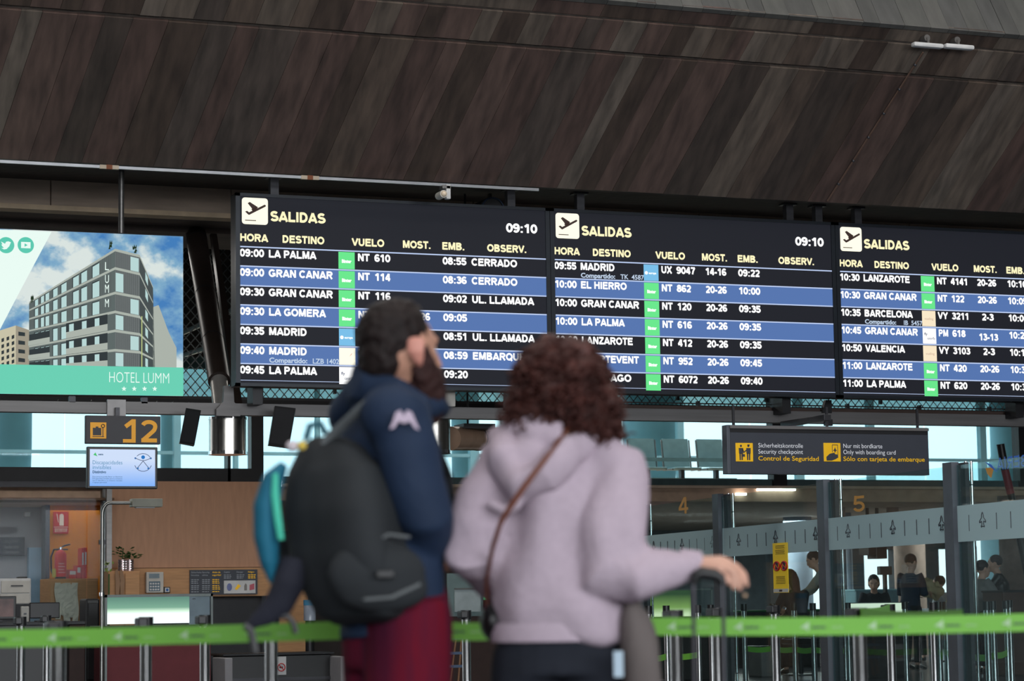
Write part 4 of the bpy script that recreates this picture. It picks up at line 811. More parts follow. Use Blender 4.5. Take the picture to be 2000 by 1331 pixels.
for k in range(7):
    a = aY(108 + k * 5.5, 1212 + random.uniform(-14, 6), 32.36 - k * .01); c = aY(108 + k * 5.5, 1140 + random.uniform(-4, 8), 32.36); b = B(); w_ = random.uniform(.05, .09); n = 7; vs = []
    for i in range(n): u = i / (n - 1); zz = a.z + (c.z - a.z) * u; dx = .015 * math.sin(u * 6 + k); vs += [(a.x + dx, 32.36 - k * .012 + .01 * math.sin(u * 9 + k), zz), (a.x + w_ + dx * .5, 32.34 - k * .012 - .02 * math.sin(u * 7 + k), zz)]
    b.add(vs, [(2 * i, 2 * i + 1, 2 * i + 3, 2 * i + 2) for i in range(n - 1)]); b.build('paper_strip', 'paper', t)
# side cabinet with plants (right of the arch lamp)
t, cz2 = cab(212, 274, 1116, 31.0, .4, 'low_cabinet', 'low wooden cabinet end with curled papers, carrying the two tin planters')
for k in range(2):
    a = aY(226 + k * 9, 1162, 30.96); B().prism([a, a + Vector((.04, 0, 0)), a + Vector((.06, 0, .18)), a + Vector((.02, 0, .33)), a + Vector((-.01, 0, .3))], (0, -.01, 0)).build('curled_paper', mat('brown_paper', (150, 118, 92), .8), t)
for k, (px, lab, hgt) in enumerate(((239, 'leafy green plant in a tin can on the low cabinet, left one', .3), (253, 'leafy green plant in a tin can on the low cabinet, nearer the wooden wall', .22))):
    q = aY(px, 1114, 31.2); q.z = cz2; t = thing('potted_plant', lab, 'plant', q, 'plants in tin cans')
    B().tube([(q.x, q.y, q.z), (q.x, q.y, q.z + .15)], .055, 18).build('tin_can', 'tin', t, smooth=True)
    for i in range(4): B().tube([(q.x, q.y, q.z + .03 + i * .03), (q.x, q.y, q.z + .036 + i * .03)], .058, 18).build('can_rib', 'chrome', t)
    for i in range(26):
        a_ = random.uniform(0, 2 * PI); rr = random.uniform(.02, .13); hz = random.uniform(.16, hgt); c = Vector((q.x + rr * math.cos(a_), q.y + rr * math.sin(a_), q.z + hz)); d = Vector((math.cos(a_), math.sin(a_), random.uniform(-.3, .6))).normalized(); sd = d.cross(Vector((0, 0, 1))).normalized(); L = random.uniform(.05, .075)
        B().add([c, c + d * L * .5 + sd * L * .4, c + d * L * 1.1, c + d * L * .5 - sd * L * .4, c + d * L * .5 + Vector((0, 0, .012))], [(0, 1, 4), (1, 2, 4), (2, 3, 4), (3, 0, 4)]).build('leaf', 'leaf', t)
    B().tube([(q.x, q.y, q.z + .14), (q.x + .01, q.y, q.z + hgt)], .006, 6).build('stem', 'leaf', t)
q = aY(213, 1122, 30.9); t = thing('potted_plant', 'tiny yellow-green sprig beside the arched lamp pole', 'plant', q)
for i in range(9):
    a_ = random.uniform(0, 2 * PI); c = q + Vector((random.uniform(-.05, .05), 0, random.uniform(0, .12))); B().add([c, c + Vector((.02, 0, .025)), c + Vector((.045 * math.cos(a_), .01, .05)), c + Vector((-.01, 0, .03))], [(0, 1, 2, 3)]).build('leaf', mat('leaf_lime', (110, 130, 50), .6), t)
B().tube([(q.x, q.y, 0), (q.x, q.y, q.z)], .01, 6).build('stem', 'leaf', t)
# terminal, clock, notices on wooden band
WY = PY - .06
t = thing('wall_terminal', 'light grey wall terminal with small screen and keypad', 'terminal', aY(299, 1159, WY)); p = aY(283, 1159, WY); q = aY(317, 1118, WY)
B().bbox((p.x, WY - .08, p.z), (q.x, WY, q.z), .01).build('housing', 'off_white', t); w_ = q.x - p.x; hh = q.z - p.z
B().box((p.x + w_ * .15, WY - .084, p.z + hh * .7), (p.x + w_ * .75, WY - .08, p.z + hh * .92)).build('display', mat('lcd', (50, 82, 96), .2), t)
kp = B().box((p.x + w_ * .15, WY - .083, p.z + hh * .08), (p.x + w_ * .8, WY - .08, p.z + hh * .55)).build('keypad', mat('pad_blue', (72, 100, 118), .4), t)
for i in range(4):
    for j in range(3): B().box((p.x + w_ * (.2 + i * .145), WY - .09, p.z + hh * (.12 + j * .14)), (p.x + w_ * (.3 + i * .145), WY - .083, p.z + hh * (.2 + j * .14))).build('key', 'white_paint', kp)
t = thing('small_clock', 'small square white button box with blue dot right of the wall terminal', 'clock', aY(325, 1158, WY)); p = aY(319, 1159, WY); q = aY(331, 1147, WY)
B().bbox((p.x, WY - .04, p.z), (q.x, WY, q.z), .005).build('case', 'black_plastic', t); f_ = B().box((p.x + .012, WY - .044, p.z + .012), (q.x - .012, WY - .04, q.z - .012)).build('face', 'white_paint', t)
c = (p + q) / 2; B().prism(disc(Vector((c.x, WY - .047, c.z)), .018), (0, .002, 0)).build('dot', mat('dot_blue', (30, 90, 160), .5), t)
t = thing('notice_board', 'dark notice panel with white and yellow text columns and prohibited-goods drawings', 'notice', aY(436, 1163, WY)); p = aY(370, 1163, WY); q = aY(502, 1113, WY)
B().box((p.x, WY - .02, p.z), (q.x, WY, q.z)).build('panel', 'sign_face', t); w_ = q.x - p.x; hh = q.z - p.z; P = lambda u, v, y=.024: Vector((p.x + w_ * u, WY - y, q.z - hh * v))
bw, by = B(), B()
for u, ti, yel in ((.02, 'Sicherheits-', 0), (.18, 'Security', 0), (.33, 'Aviso de', 1), (.5, 'Gefahr', 0), (.69, 'Danger', 0), (.86, 'Peligro', 1)):
    bb = by if yel else bw; letter(bb, ti, P(u, .13), .022, None, .015)
    if u < .4: letter(bb, ['hinweise', 'advice', 'seguridad'][int(u * 6.2)], P(u, .24), .022, None, .015)
    rows = (.38, .45, .52, .62, .69, .76, .86) if u < .4 else (.2, .27, .33)
    for v in rows:
        for k_ in range(3): a_ = P(u + k_ * .042, v + .03); bb.box(a_, a_ + Vector((.033 * w_ * (1 if k_ < 2 else random.uniform(.3, 1)), .002, .011)))
bw.build('white_print', mat('print_pale', (150, 156, 164), .6), t, kind='stuff'); by.build('yellow_print', 'yellow', t, kind='stuff')
card = B().bbox(P(.5, .96, .026), P(.97, .44, .02), .004).build('picture_card', 'white_paint', t)
B().ball(P(.58, .7, .03), (.035, .003, .05)).build('lighter_drawing', mat('drawing_blue', (110, 120, 170), .5), card)
B().prism([P(.66, .78, .03), P(.69, .82, .03), P(.75, .66, .03), P(.71, .58, .03)], (0, .002, 0)).build('battery_drawing', 'yellow', card)
B().prism([P(.8, .84, .03), P(.84, .84, .03), P(.84, .62, .03), P(.82, .55, .03), P(.8, .65, .03)], (0, .002, 0)).build('spray_drawing', mat('drawing_grey', (130, 126, 122), .5), card)
B().prism([P(.88, .84, .03), P(.95, .8, .03), P(.95, .56, .03), P(.88, .62, .03)], (0, .002, 0)).build('box_drawing', mat('drawing_rose', (190, 90, 105), .5), card)
# small notice low on the right, grey bases of the black counters
for (xa, xb, yt, yb, m_, nm, lab, ct) in ((423, 438, 1285, 1345, 'grey_wall', 'counter_end', 'narrow grey counter end panel left of the black recess', 'panel'), (647, 662, 1282, 1345, 'grey_wall', 'counter_end', 'narrow grey counter end panel beside the man\'s trousers', 'panel')):
    a = aY(xa, yb, 29); c = aY(xb, yt, 29); tag(B().bbox((a.x, 28.6, 0), (c.x, 29.2, c.z), .01).build(nm, m_, None), lab, ct)
t = thing('low_counter', 'low black check-in counter front below the wooden wall', 'counter', (aY(540, 1300, 29).x, 29, 0)); a = aY(438, 1283, 29.05); c = aY(647, 1283, 29.05)
B().bbox((a.x, 29.05, 0), (c.x, 29.6, a.z), .01).build('front', 'black_plastic', t); B().bbox((a.x - .03, 29.0, a.z), (c.x + .03, 29.65, a.z + .03), .008).build('worktop', 'black_metal', t); B().box((a.x, 29.03, .12), (c.x, 29.06, .16)).build('kick_rail', 'dark_steel', t)
t = thing('prohibition_notice', 'white notice with red no-smoking style circle on the black counter', 'notice', aY(549, 1320, 29)); p = aY(539, 1319, 29.0); q = aY(558, 1283, 29.0)
B().box((p.x, 28.98, p.z), (q.x, 29.0, q.z)).build('card', 'white_paint', t); c = (p + q) / 2; c.y = 28.974
ring = [(c.x + .046 * math.cos(k * PI / 12), c.y, c.z - .02 + .046 * math.sin(k * PI / 12)) for k in range(25)]; b = B().tube(ring, .006, 6, ref=(0, 1, 0)); b.tube([(c.x - .03, c.y, c.z + .012), (c.x + .03, c.y, c.z - .052)], .005, 6); b.build('red_circle', 'red_sign', t)
B().box((c.x - .025, c.y, c.z - .03), (c.x + .02, c.y + .003, c.z - .01)).build('symbol', 'black_plastic', t)
# water bottle on the right pier ledge
q = aY(605, 1213, 30.6); t = thing('water_dispenser', 'clear bottle with blue cap standing in front of the dark wall left of the backpack', 'bottle', (q.x, 30.6, q.z))
B().tube([(q.x, 30.6, q.z), (q.x, 30.6, q.z + .2), (q.x, 30.6, q.z + .24)], [.08, .08, .05], 16).build('bottle', mat('plastic_blue_grey', (150, 160, 175), .2), t, smooth=True); B().tube([(q.x, 30.6, q.z + .2), (q.x, 30.6, q.z + .27)], .083, 16).build('cap', mat('cap_blue', (80, 150, 190), .4), t, smooth=True)
B().tube([(q.x, 30.6, 0), (q.x, 30.6, q.z)], .06, 12).build('stand', 'black_metal', t)
# arched reading lamp
LY_ = 26.6; a = aY(199, 1165, LY_); c = aY(199, 1010, LY_); e = aY(214, 984, LY_); f_ = aY(257, 983, LY_)
t = thing('arched_lamp', 'arched steel pole lamp with pale rectangular head over the counter', 'lamp', (a.x, LY_, 0))
pts = [(a.x, LY_, 0), (a.x, LY_, c.z)] + [(c.x + (e.x - c.x) * (1 - math.cos(k * PI / 12)), LY_, c.z + (f_.z - c.z) * math.sin(k * PI / 12)) for k in range(1, 7)] + [(f_.x, LY_, f_.z)]
B().tube(pts, .02, 10, ref=(0, 1, 0)).build('pole', mat('satin', (150, 150, 146), .3, .9), t, smooth=True)
p = aY(256, 991, LY_); q = aY(315, 975, LY_); B().bbox((p.x, LY_ - .07, p.z), (q.x, LY_ + .09, q.z), .006).build('lamp_head', mat('lamp_cream', (188, 186, 170), .5), t); B().box((p.x + .05, LY_ - .03, p.z - .012), (q.x - .08, LY_ + .05, p.z)).build('diffuser', 'white_paint', t)
B().tube([(a.x, LY_, a.z), (a.x, LY_, a.z + .04)], .03, 12).build('collar', 'chrome', t)
# office glazing with posts
r = tag(thing('window_3', None, None, (5.5, PY - .3, 0)), kind='structure')
xa, xb = aY(-60, 1100, 31.2).x, aY(216, 1100, 31.2).x
for k, (x0, x1) in enumerate(((xa, aY(170, 1100, 31.2).x), (aY(171, 1100, 31.2).x, xb))): B().box((x0, 31.2, .1), (x1 - .01, 31.215, 2.46)).build('pane', 'office_glass', r)
x_ = aY(210, 1100, 31.2).x; B().box((x_ - .02, 31.17, 0), (x_ + .05, 31.24, 2.66)).build('post', 'grey_steel', r)
x_ = aY(206, 1100, 31.2).x; B().box((x_ - .09, 31.16, 1.86), (x_ - .0, 31.2, 1.92)).build('hinge', 'dark_steel', r); B().box((xa, 31.18, 2.6), (xl, 31.24, 2.66)).build('top_rail', 'dark_steel', r)
B().box((xa, 31.3, 2.44), (xl, 32, 2.47)).build('ceiling_panel', mat('ceil_brown', (120, 88, 66), .7), r)
for px0, px1, py in ((-40, 104, 973), (68, 124, 959)):
    pass
for (xc, yc, ln) in ((4.55, 31.95, 1.25), (4.75, 33.0, .85)):
    tag(B().bbox((xc - ln / 2, yc - .08, 2.41), (xc + ln / 2, yc + .08, 2.465), .01).build('light_bar', 'lamp_on', None), ('longer' if ln > 1 else 'shorter') + ' bright linear ceiling lamp in the glazed office at far left', 'light', 'linear lamps in the office')  # glowing bars imitate ceiling lamps reflected in the office glazing
# printer, computer, monitor
t = thing('printer', 'white office printer with output slot at the far left', 'printer', aY(30, 1180, 30.5)); p = aY(-8, 1182, 30.5); q = aY(61, 1130, 30.5)
B().bbox((p.x, 30.5, p.z), (q.x, 30.95, q.z), .015).build('body', 'white_paint', t); m = (p.z + q.z) / 2
B().bbox((p.x + .06, 30.48, m - .02), (q.x - .02, 30.5, q.z - .03), .006).build('front_cover', 'off_white', t); B().box((p.x + .18, 30.47, q.z - .1), (p.x + .33, 30.485, q.z - .085)).build('slot', 'black_plastic', t); B().bbox((p.x + .05, 30.48, p.z + .01), (q.x - .02, 30.5, m - .03), .006).build('paper_tray', 'off_white', t)
B().bbox((p.x + .3, 30.6, q.z), (q.x - .03, 30.8, q.z + .02), .005).build('top_flap', 'black_plastic', t)
B().box((p.x, 30.55, 0), (q.x, 30.9, p.z)).build('stand', 'black_metal', t)
DY = 27.4
t = thing('check_in_desk', 'dark check-in desk at the far left behind the belt barrier', 'desk', (aY(80, 1250, DY).x, DY, 0)); a = aY(-40, 1217, DY); c = aY(167, 1217, DY)
B().bbox((a.x, DY, a.z - .04), (c.x, DY + .8, a.z), .006).build('worktop', 'black_metal', t); B().box((a.x, DY + .05, 0), (c.x - .2, DY + .1, a.z - .04)).build('front_panel', 'black_plastic', t); B().bbox((c.x - .18, DY + .02, 0), (c.x, DY + .7, a.z - .04), .01).build('pedestal', mat('desk_brown', (62, 44, 40), .7), t)
dz = a.z
t = thing('computer_monitor', 'black computer monitor seen from behind on the dark desk', 'monitor', aY(90, 1217, DY + .2)); p = aY(58, 1214, DY + .25); q = aY(117, 1177, DY + .25)
B().bbox((p.x, DY + .25, p.z + .03), (q.x, DY + .3, q.z), .01).build('screen_back', 'black_plastic', t); B().box(((p.x + q.x) / 2 - .03, DY + .27, dz), ((p.x + q.x) / 2 + .03, DY + .29, p.z + .05)).build('stand_neck', 'black_metal', t); B().box(((p.x + q.x) / 2 - .1, DY + .2, dz), ((p.x + q.x) / 2 + .1, DY + .36, dz + .012)).build('stand_foot', 'black_metal', t)
t = thing('card_reader', 'small grey-white device standing left of the black monitor', 'device', aY(49, 1215, DY + .2)); p = aY(41, 1215, DY + .2); q = aY(57, 1185, DY + .2); p.z = dz
B().bbox((p.x, DY + .2, p.z), (q.x, DY + .26, q.z), .01).build('body', 'off_white', t); B().box((p.x + .03, DY + .195, p.z + .08), (q.x - .03, DY + .2, p.z + .1)).build('slot', 'dark_steel', t)
t = thing('computer_monitor', 'dark-framed monitor at the left edge with a pinkish picture', 'monitor', aY(10, 1217, DY)); p = aY(-30, 1220, DY + .1); q = aY(32, 1165, DY + .1)
B().bbox((p.x, DY + .1, p.z + .05), (q.x, DY + .14, q.z), .008).build('bezel', 'black_plastic', t); B().box((p.x + .03, DY + .095, p.z + .08), (q.x - .03, DY + .1, q.z - .03)).build('screen', mat('pink_screen', (128, 96, 92), .4, var=.5, scale=6), t); B().box((p.x + .15, DY + .11, dz), (p.x + .2, DY + .13, p.z + .06)).build('stand_neck', 'black_metal', t)
t = thing('tall_black_case', 'upright black equipment case right of the wooden cabinet', 'case', aY(180, 1217, 28.6)); p = aY(168, 1217, 28.6); q = aY(195, 1170, 28.6)
B().bbox((p.x, 28.6, 0), (q.x, 29.0, q.z), .02).build('shell', 'black_plastic', t); B().box((p.x - .02, 28.7, q.z - .3), (p.x, 28.76, q.z - .28)).build('latch', 'grey_steel', t); B().bbox((p.x + .02, 28.58, .2), (q.x - .02, 28.6, q.z - .05), .01).build('front_panel', 'black_metal', t)
# lit counter with maroon front
KY = 27.0
p = aY(205, 1222, KY); q = aY(416, 1160, KY); z1, z0 = q.z, p.z - .35
t = thing('lit_counter', 'maroon check-in counter with glowing greenish glass light box on top', 'counter', ((p.x + q.x) / 2, KY, 0))
gl = bpy.data.materials.new('tube_glow'); gl.use_nodes = True; n_ = gl.node_tree; bs = n_.nodes['Principled BSDF']; g = n_.nodes.new('ShaderNodeTexCoord'); sp = n_.nodes.new('ShaderNodeSeparateXYZ'); cr = n_.nodes.new('ShaderNodeValToRGB')
n_.links.new(g.outputs['Generated'], sp.inputs[0]); n_.links.new(sp.outputs['Z'], cr.inputs['Fac']); e = cr.color_ramp.elements; e[0].position = .36; e[0].color = (1, 1, .95, 1); e[1].position = .95; e[1].color = lin((92, 128, 110))
k = e.new(.46); k.color = lin((215, 235, 205)); k = e.new(.6); k.color = lin((120, 158, 132)); bs.inputs['Emission Strength'].default_value = 1.35; n_.links.new(cr.outputs['Color'], bs.inputs['Emission Color']); bs.inputs['Base Color'].default_value = (.02, .02, .02, 1); MATS['tube_glow'] = gl
xm = aY(371, 1190, KY).x
B().box((p.x + .025, KY + .03, z0 + .36), (xm, KY + .05, z1 - .03)).build('light_box', 'tube_glow', t); B().box((xm, KY + .025, z0 + .3), (q.x - .03, KY + .05, z1 - .03)).build('white_end_panel', mat('panel_pale', (176, 178, 182), .4), t)
fr = mat('alu', (130, 138, 136), .5, .4)
B().box((p.x, KY, z1 - .03), (q.x, KY + .08, z1)).build('frame_top', fr, t); B().box((p.x, KY, 0), (p.x + .025, KY + .08, z1)).build('frame_side', fr, t); B().box((q.x - .025, KY, z0 + .3), (q.x, KY + .08, z1)).build('frame_side', fr, t)
B().box((p.x + .01, KY + .012, z0 + .34), (q.x - .03, KY + .02, z1 - .03)).build('cover_glass', 'office_glass', t)
letter(B(), 'aena', aY(376, 1171, KY - .01), .014, None, .02).build('small_print', 'black_plastic', t)
B().bbox((p.x + .02, KY + .02, 0), (q.x - .02, KY + .7, z0 + .3), .01).build('front_panel', 'maroon', t); B().box((p.x + .02, KY + .01, z0 + .12), (q.x - .02, KY + .02, z0 + .128)).build('panel_joint', 'black_metal', t)
B().bbox((p.x - .02, KY - .02, z0 + .3), (q.x + .01, KY + .75, z0 + .34), .008).build('worktop', 'black_metal', t)
# white slips holder & green lit pane between the couple
t = thing('counter_screen', 'pale glass counter screen with a white paper, seen between man and woman', 'screen', aY(910, 1205, 29)); p = aY(874, 1205, 29); q = aY(943, 1120, 29)
B().box((p.x, 29, p.z), (q.x, 29.02, q.z)).build('glass_sheet', mat('pale_glass', (120, 140, 140), .3), t); a = aY(888, 1196, 28.98); c = aY(938, 1152, 28.98); B().box((a.x, 28.97, a.z), (c.x, 28.99, c.z)).build('paper', mat('paper_white', (176, 188, 190), .8), t); B().box((a.x, 28.96, c.z), (c.x, 28.985, c.z + .02)).build('paper_clip', 'grey_steel', t)
B().bbox((p.x - .1, 29.0, 0), (q.x + .3, 29.5, p.z), .01).build('base', 'desk_brown', t)
a = aY(946, 1172, 31); c = aY(956, 1138, 31); tag(B().box((a.x, 31, a.z), (c.x + .3, 31.03, c.z)).build('green_screen', led('glow_mint', (80, 230, 150), .9), None), 'small bright green lit screen beside the woman\'s left hip', 'screen')
B().box((a.x, 31.02, 0), (a.x + .3, 31.08, a.z)).build('screen_stand', 'black_metal', bpy.data.objects['green_screen'])
# ================================================================ GLASS PARTITION
tops = [(1252, 986), (1410, 965), (1617, 937), (1868, 903)]
PP = [aZ(x, y, 2.2) for x, y in tops]; PP.append(PP[3] + (PP[3] - PP[2]) * 1.0)
r = thing('glass_partition', 'tall glass partition with steel posts and frosted band of aircraft outlines', 'partition', (PP[1].x, PP[1].y, 0))
dr = (PP[3] - PP[0]); dr.z = 0; dr.normalize(); nr = Vector((-dr.y, dr.x, 0)); 
if nr.x > 0: nr = -nr          # nr points to the camera side (-X)
def obox(b, c, hx, hy, z0, z1):   # oriented box: hx along dr, hy along nr
    vs = []
    for z in (z0, z1):
        for sx, sy in ((-1, -1), (1, -1), (1, 1), (-1, 1)): q = c + dr * hx * sx + nr * hy * sy; vs.append((q.x, q.y, z))
    return b.add(vs, [(0, 3, 2, 1), (4, 5, 6, 7), (0, 1, 5, 4), (1, 2, 6, 5), (2, 3, 7, 6), (3, 0, 4, 7)])
for k, p in enumerate(PP):
    obox(B(), p + nr * .02 - dr * .08, .09, .035, 0, 2.2).build('post', 'post_grey', r)
    obox(B(), p - nr * .03 + dr * .08, .06, .02, 0, 2.19).build('post_flange', 'dark_steel', r)
    for j in range(2):
        q = p + dr * (.09 + j * .03) + Vector((.045 + .04 * j, 0, 0))
        for z0, z1 in ((0, 1.75), (1.76, 1.79), (1.8, 2.08), (2.09, 2.2)):
            pass
        cc = B().tube([(q.x, q.y, 0), (q.x, q.y, 2.2)], .014, 12).build('steel_rod', 'chrome', r, smooth=True)
        B().tube([(q.x, q.y, 1.99), (q.x, q.y, 2.0)], .018, 12).build('rod_joint', 'black_metal', cc); B().tube([(q.x, q.y, .22), (q.x, q.y, .23)], .018, 12).build('rod_joint', 'black_metal', cc)
zb0, zb1 = 1.50, 1.815
def jet(b, q, s):
    P = lambda u, v: q + dr * (-u * s * 1.8) + Vector((0, 0, v * s))
    pts = [(0, 1), (.1, .75), (.12, .45), (.38, .1), (.38, -.05), (.12, .08), (.1, -.25), (.2, -.4), (.2, -.5), (0, -.42)]
    ln = [P(*t_) for t_ in pts] + [P(-u, v) for u, v in pts[::-1]]
    for a, c in zip(ln, ln[1:]): b.tube([a, c], .0045, 4)
for k in range(4):
    a, c = PP[k].copy(), PP[k + 1].copy(); a.z = c.z = 0; a2 = a - dr * .18 * (1 if k >= 0 else 0); c2 = c + dr * .05
    L = (c2 - a2).length; b = B(); m = (a2 + c2) / 2; obox(b, m, L / 2, .005, .12, 2.17); b.build('glass_pane', 'near_glass', r)
    b = B(); obox(b, m + nr * .008, L / 2, .002, zb0, zb1); bd = b.build('frosted_band', 'frosted', r)
    b = B(); n = 12; pr = B()
    for i in range(n):
        q = a2.lerp(c2, (i + .6) / n) + nr * .013; q.z = (zb0 + zb1) / 2
        if i % 4 == 2: jet(b, q, .085)
        else: b.tube([q - Vector((0, 0, .07)), q + Vector((0, 0, .07))], .004, 4)
    b.build('aircraft_outlines', 'sign_face', bd)
    obox(B(), m, L / 2, .02, 0, .1).build('bottom_rail', 'post_grey', r)
for s_, px, py, hh in (('4', 1330, 1005, .19), ('5', 1672, 1002, .16)):
    k = 0 if s_ == '4' else 2; a, c = PP[k], PP[k + 1]
    n_ = nr; d_ = ray(px, py); t_ = (PP[1] - O).dot(n_) / d_.dot(n_); q = O + d_ * t_ + nr * .02
    caps(B(), s_, q, hh, None, t=.16, R=dr, asp=2.4).build('gate_number', mat('ochre', (176, 128, 60), .6, var=.03, emit=(176, 128, 60), es=.12), r, label='ochre gate number ' + s_)
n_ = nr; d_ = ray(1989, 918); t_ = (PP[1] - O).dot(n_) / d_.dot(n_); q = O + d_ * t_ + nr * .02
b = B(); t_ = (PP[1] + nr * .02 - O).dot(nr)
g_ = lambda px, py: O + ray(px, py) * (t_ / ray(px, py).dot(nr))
a, c = g_(1948, 919), g_(2012, 916); caps(b, 'IBERIA', a, .105, (c - a).length, t=.13, R=dr, flip=True); b.build('reflected_lettering', mat('sign_blue', (52, 104, 196), .5, var=.03, emit=(52, 104, 196), es=.08), r, label='mirrored blue lettering')  # reflected airline sign modelled as flat letters on the pane
a = g_(1924, 903); b = B().prism([a, a + dr * .12 - Vector((0, 0, .03)), a + dr * .22 - Vector((0, 0, .10)), a + dr * .1 - Vector((0, 0, .05))], nr * .002); b.build('blue_stripe', 'sign_blue', r)  # logo stripes of the same reflected sign, also put on the pane
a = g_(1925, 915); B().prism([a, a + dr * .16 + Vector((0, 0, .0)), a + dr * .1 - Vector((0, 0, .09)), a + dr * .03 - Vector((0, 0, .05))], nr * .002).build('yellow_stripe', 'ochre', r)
# yellow notice
def onG(px, py, off=.02): d_ = ray(px, py); t_ = ((PP[1] + nr * off) - O).dot(nr) / d_.dot(nr); return O + d_ * t_
t = thing('yellow_notice', 'tall yellow no-photography notice with two red circles stuck on the glass', 'notice', onG(1526, 1158))
c = [onG(1512, 1159), onG(1541, 1158), onG(1539, 1061), onG(1511, 1061)]; z0 = (c[0].z + c[1].z) / 2; z1 = (c[2].z + c[3].z) / 2; A_ = Vector((c[0].x, c[0].y, 0)); C_ = Vector((c[1].x, c[1].y, 0))
P = lambda u, v, o=0: A_.lerp(C_, u) + nr * o + Vector((0, 0, z1 + (z0 - z1) * v))
B().prism([P(0, 1), P(1, 1), P(1, 0), P(0, 0)], nr * .004).build('sheet', mat('notice_yellow', (236, 200, 30), .5, var=.03, emit=(236, 200, 30), es=.10), t)
B().prism([P(0, .99, .005), P(1, .99, .005), P(1, .92, .005), P(0, .92, .005)], nr * .002).build('white_foot', 'white_paint', t)
W2 = (C_ - A_).length; dd = (C_ - A_).normalized()
for u in (.27, .76):
    cc = P(u, .465, .008); pts = [cc + dd * (W2 * .2 * math.cos(k * PI / 12)) + Vector((0, 0, (z1 - z0) * .075 * math.sin(k * PI / 12) * 1.15)) for k in range(25)]
    b = B().tube(pts, .009, 6, ref=nr); b.tube([pts[9], pts[21]], .007, 6); rc = b.build('red_circle', 'red_sign', t)
    B().prism([cc + dd * W2 * a_ + Vector((0, 0, c_)) for a_, c_ in ((-.09, -.04), (.09, -.04), (.09, .04), (-.09, .04))], nr * .003).build('camera_symbol' if u < .5 else 'phone_symbol', mat('ink_purple', (50, 40, 60), .5), rc)
b = B()
for v in (.06, .085, .11, .15, .175, .2, .225, .68, .705, .73, .76, .79, .82): 
    b.prism([P(.15 + .1 * random.random(), v, .006), P(.75 + .12 * random.random(), v, .006), P(.8, v - .009, .006), P(.2, v - .009, .006)], nr * .001)
b.prism([P(.4, .975, .008), P(.6, .975, .008), P(.6, .94, .008), P(.4, .94, .008)], nr * .001)
b.build('text_lines', 'desk_brown', t, kind='stuff')

# ================================================================ BELT BARRIERS
def stanchion(loc, lab, group, parent_name='barrier_post', rad=.03, base=True, low=False):
    x, y = loc; t = thing(parent_name, lab, 'barrier post', (x, y, 0), group)
    B().tube([(x, y, .02), (x, y, .93)], rad, 20).build('pole', 'chrome', t, smooth=True)
    B().tube([(x, y, 0), (x, y, .012), (x, y, .03)], [.17, .17, .1], 28).build('base', 'dark_steel', t, smooth=True)
    B().tube([(x, y, .915), (x, y, .98)], rad * 1.25, 20).build('head', 'black_plastic', t, smooth=True)
    B().bbox((x - .05, y - .05, .925), (x - .0, y + .05, .975), .008).build('belt_clip', 'black_plastic', t)
    return t
def belt(a, c, lab, z=.955, w_=.05, group='green belts of the queue barriers', prints=True, m='belt_green'):
    a = Vector((a[0], a[1], z)); c = Vector((c[0], c[1], z)); d = (c - a).normalized(); a = a + d * .045; c = c - d * .045; L = (c - a).length; s = Vector((-d.y, d.x, 0)); n = 12; t = thing('barrier_belt', lab, 'belt', (a + c) / 2, group)
    b = B(); vs = []
    for i in range(n + 1):
        u = i / n; q = a.lerp(c, u) - Vector((0, 0, .012 * math.sin(u * PI)))
        vs += [q - s * .001 - Vector((0, 0, w_ / 2)), q - s * .001 + Vector((0, 0, w_ / 2)), q + s * .001 + Vector((0, 0, w_ / 2)), q + s * .001 - Vector((0, 0, w_ / 2))]
    b.add(vs, [f for i in range(n) for f in [(4 * i + j, 4 * i + (j + 1) % 4, 4 * i + 4 + (j + 1) % 4, 4 * i + 4 + j) for j in range(4)]]).build('webbing', m, t)
    if prints:
        sg = 1 if s.dot(O - a) > 0 else -1; k = 0; u0 = .1
        bp, bq = B(), B()
        while u0 < L - .2:
            q = a + d * u0 + s * sg * .003 - Vector((0, 0, .012 * math.sin(u0 / L * PI)))
            R_ = d if (d.dot(Vector((math.cos(YAW), -math.sin(YAW), 0))) > 0) else -d
            bq.prism([q + R_ * -.02 + Vector((0, 0, -.004)), q + R_ * .006 + Vector((0, 0, .014)), q + R_ * .004 + Vector((0, 0, -.014)), q + R_ * -.004 + Vector((0, 0, -.006))], s * sg * .0006)
            letter(bp, 'aena', q + R_ * .012 - Vector((0, 0, .006)), .010, .042, .03, R=R_); letter(bq, 'aena', q + R_ * .07 - Vector((0, 0, .006)), .008, .03, 0, R=R_); u0 += .19
        bp.build('dark_print', 'belt_print', t, kind='stuff'); bq.build('pale_print', 'belt_print_pale', t, kind='stuff')
    return t
NP = [aD(-620, 1200, 7.0), aD(775, 1200, 6.8), aD(1085, 1200, 6.95), aD(2330, 1200, 6.9)]
labs = ['near chrome barrier post outside the left edge', 'near chrome barrier post behind the bearded man', 'near chrome barrier post behind the woman', 'near chrome barrier post outside the right edge']
for p, l in zip(NP[1:3], labs[1:3]): stanchion((p.x, p.y), l, 'near barrier posts')
for k, l in enumerate(('near green belt crossing the left half below the counters', 'short near green belt visible between the man and the woman', 'near green belt crossing the right half in front of the glass')):
    belt((NP[k].x, NP[k].y), (NP[k + 1].x, NP[k + 1].y), l)
for p, l in ((NP[0], labs[0]), (NP[3], labs[3])): stanchion((p.x, p.y), l, 'near barrier posts')
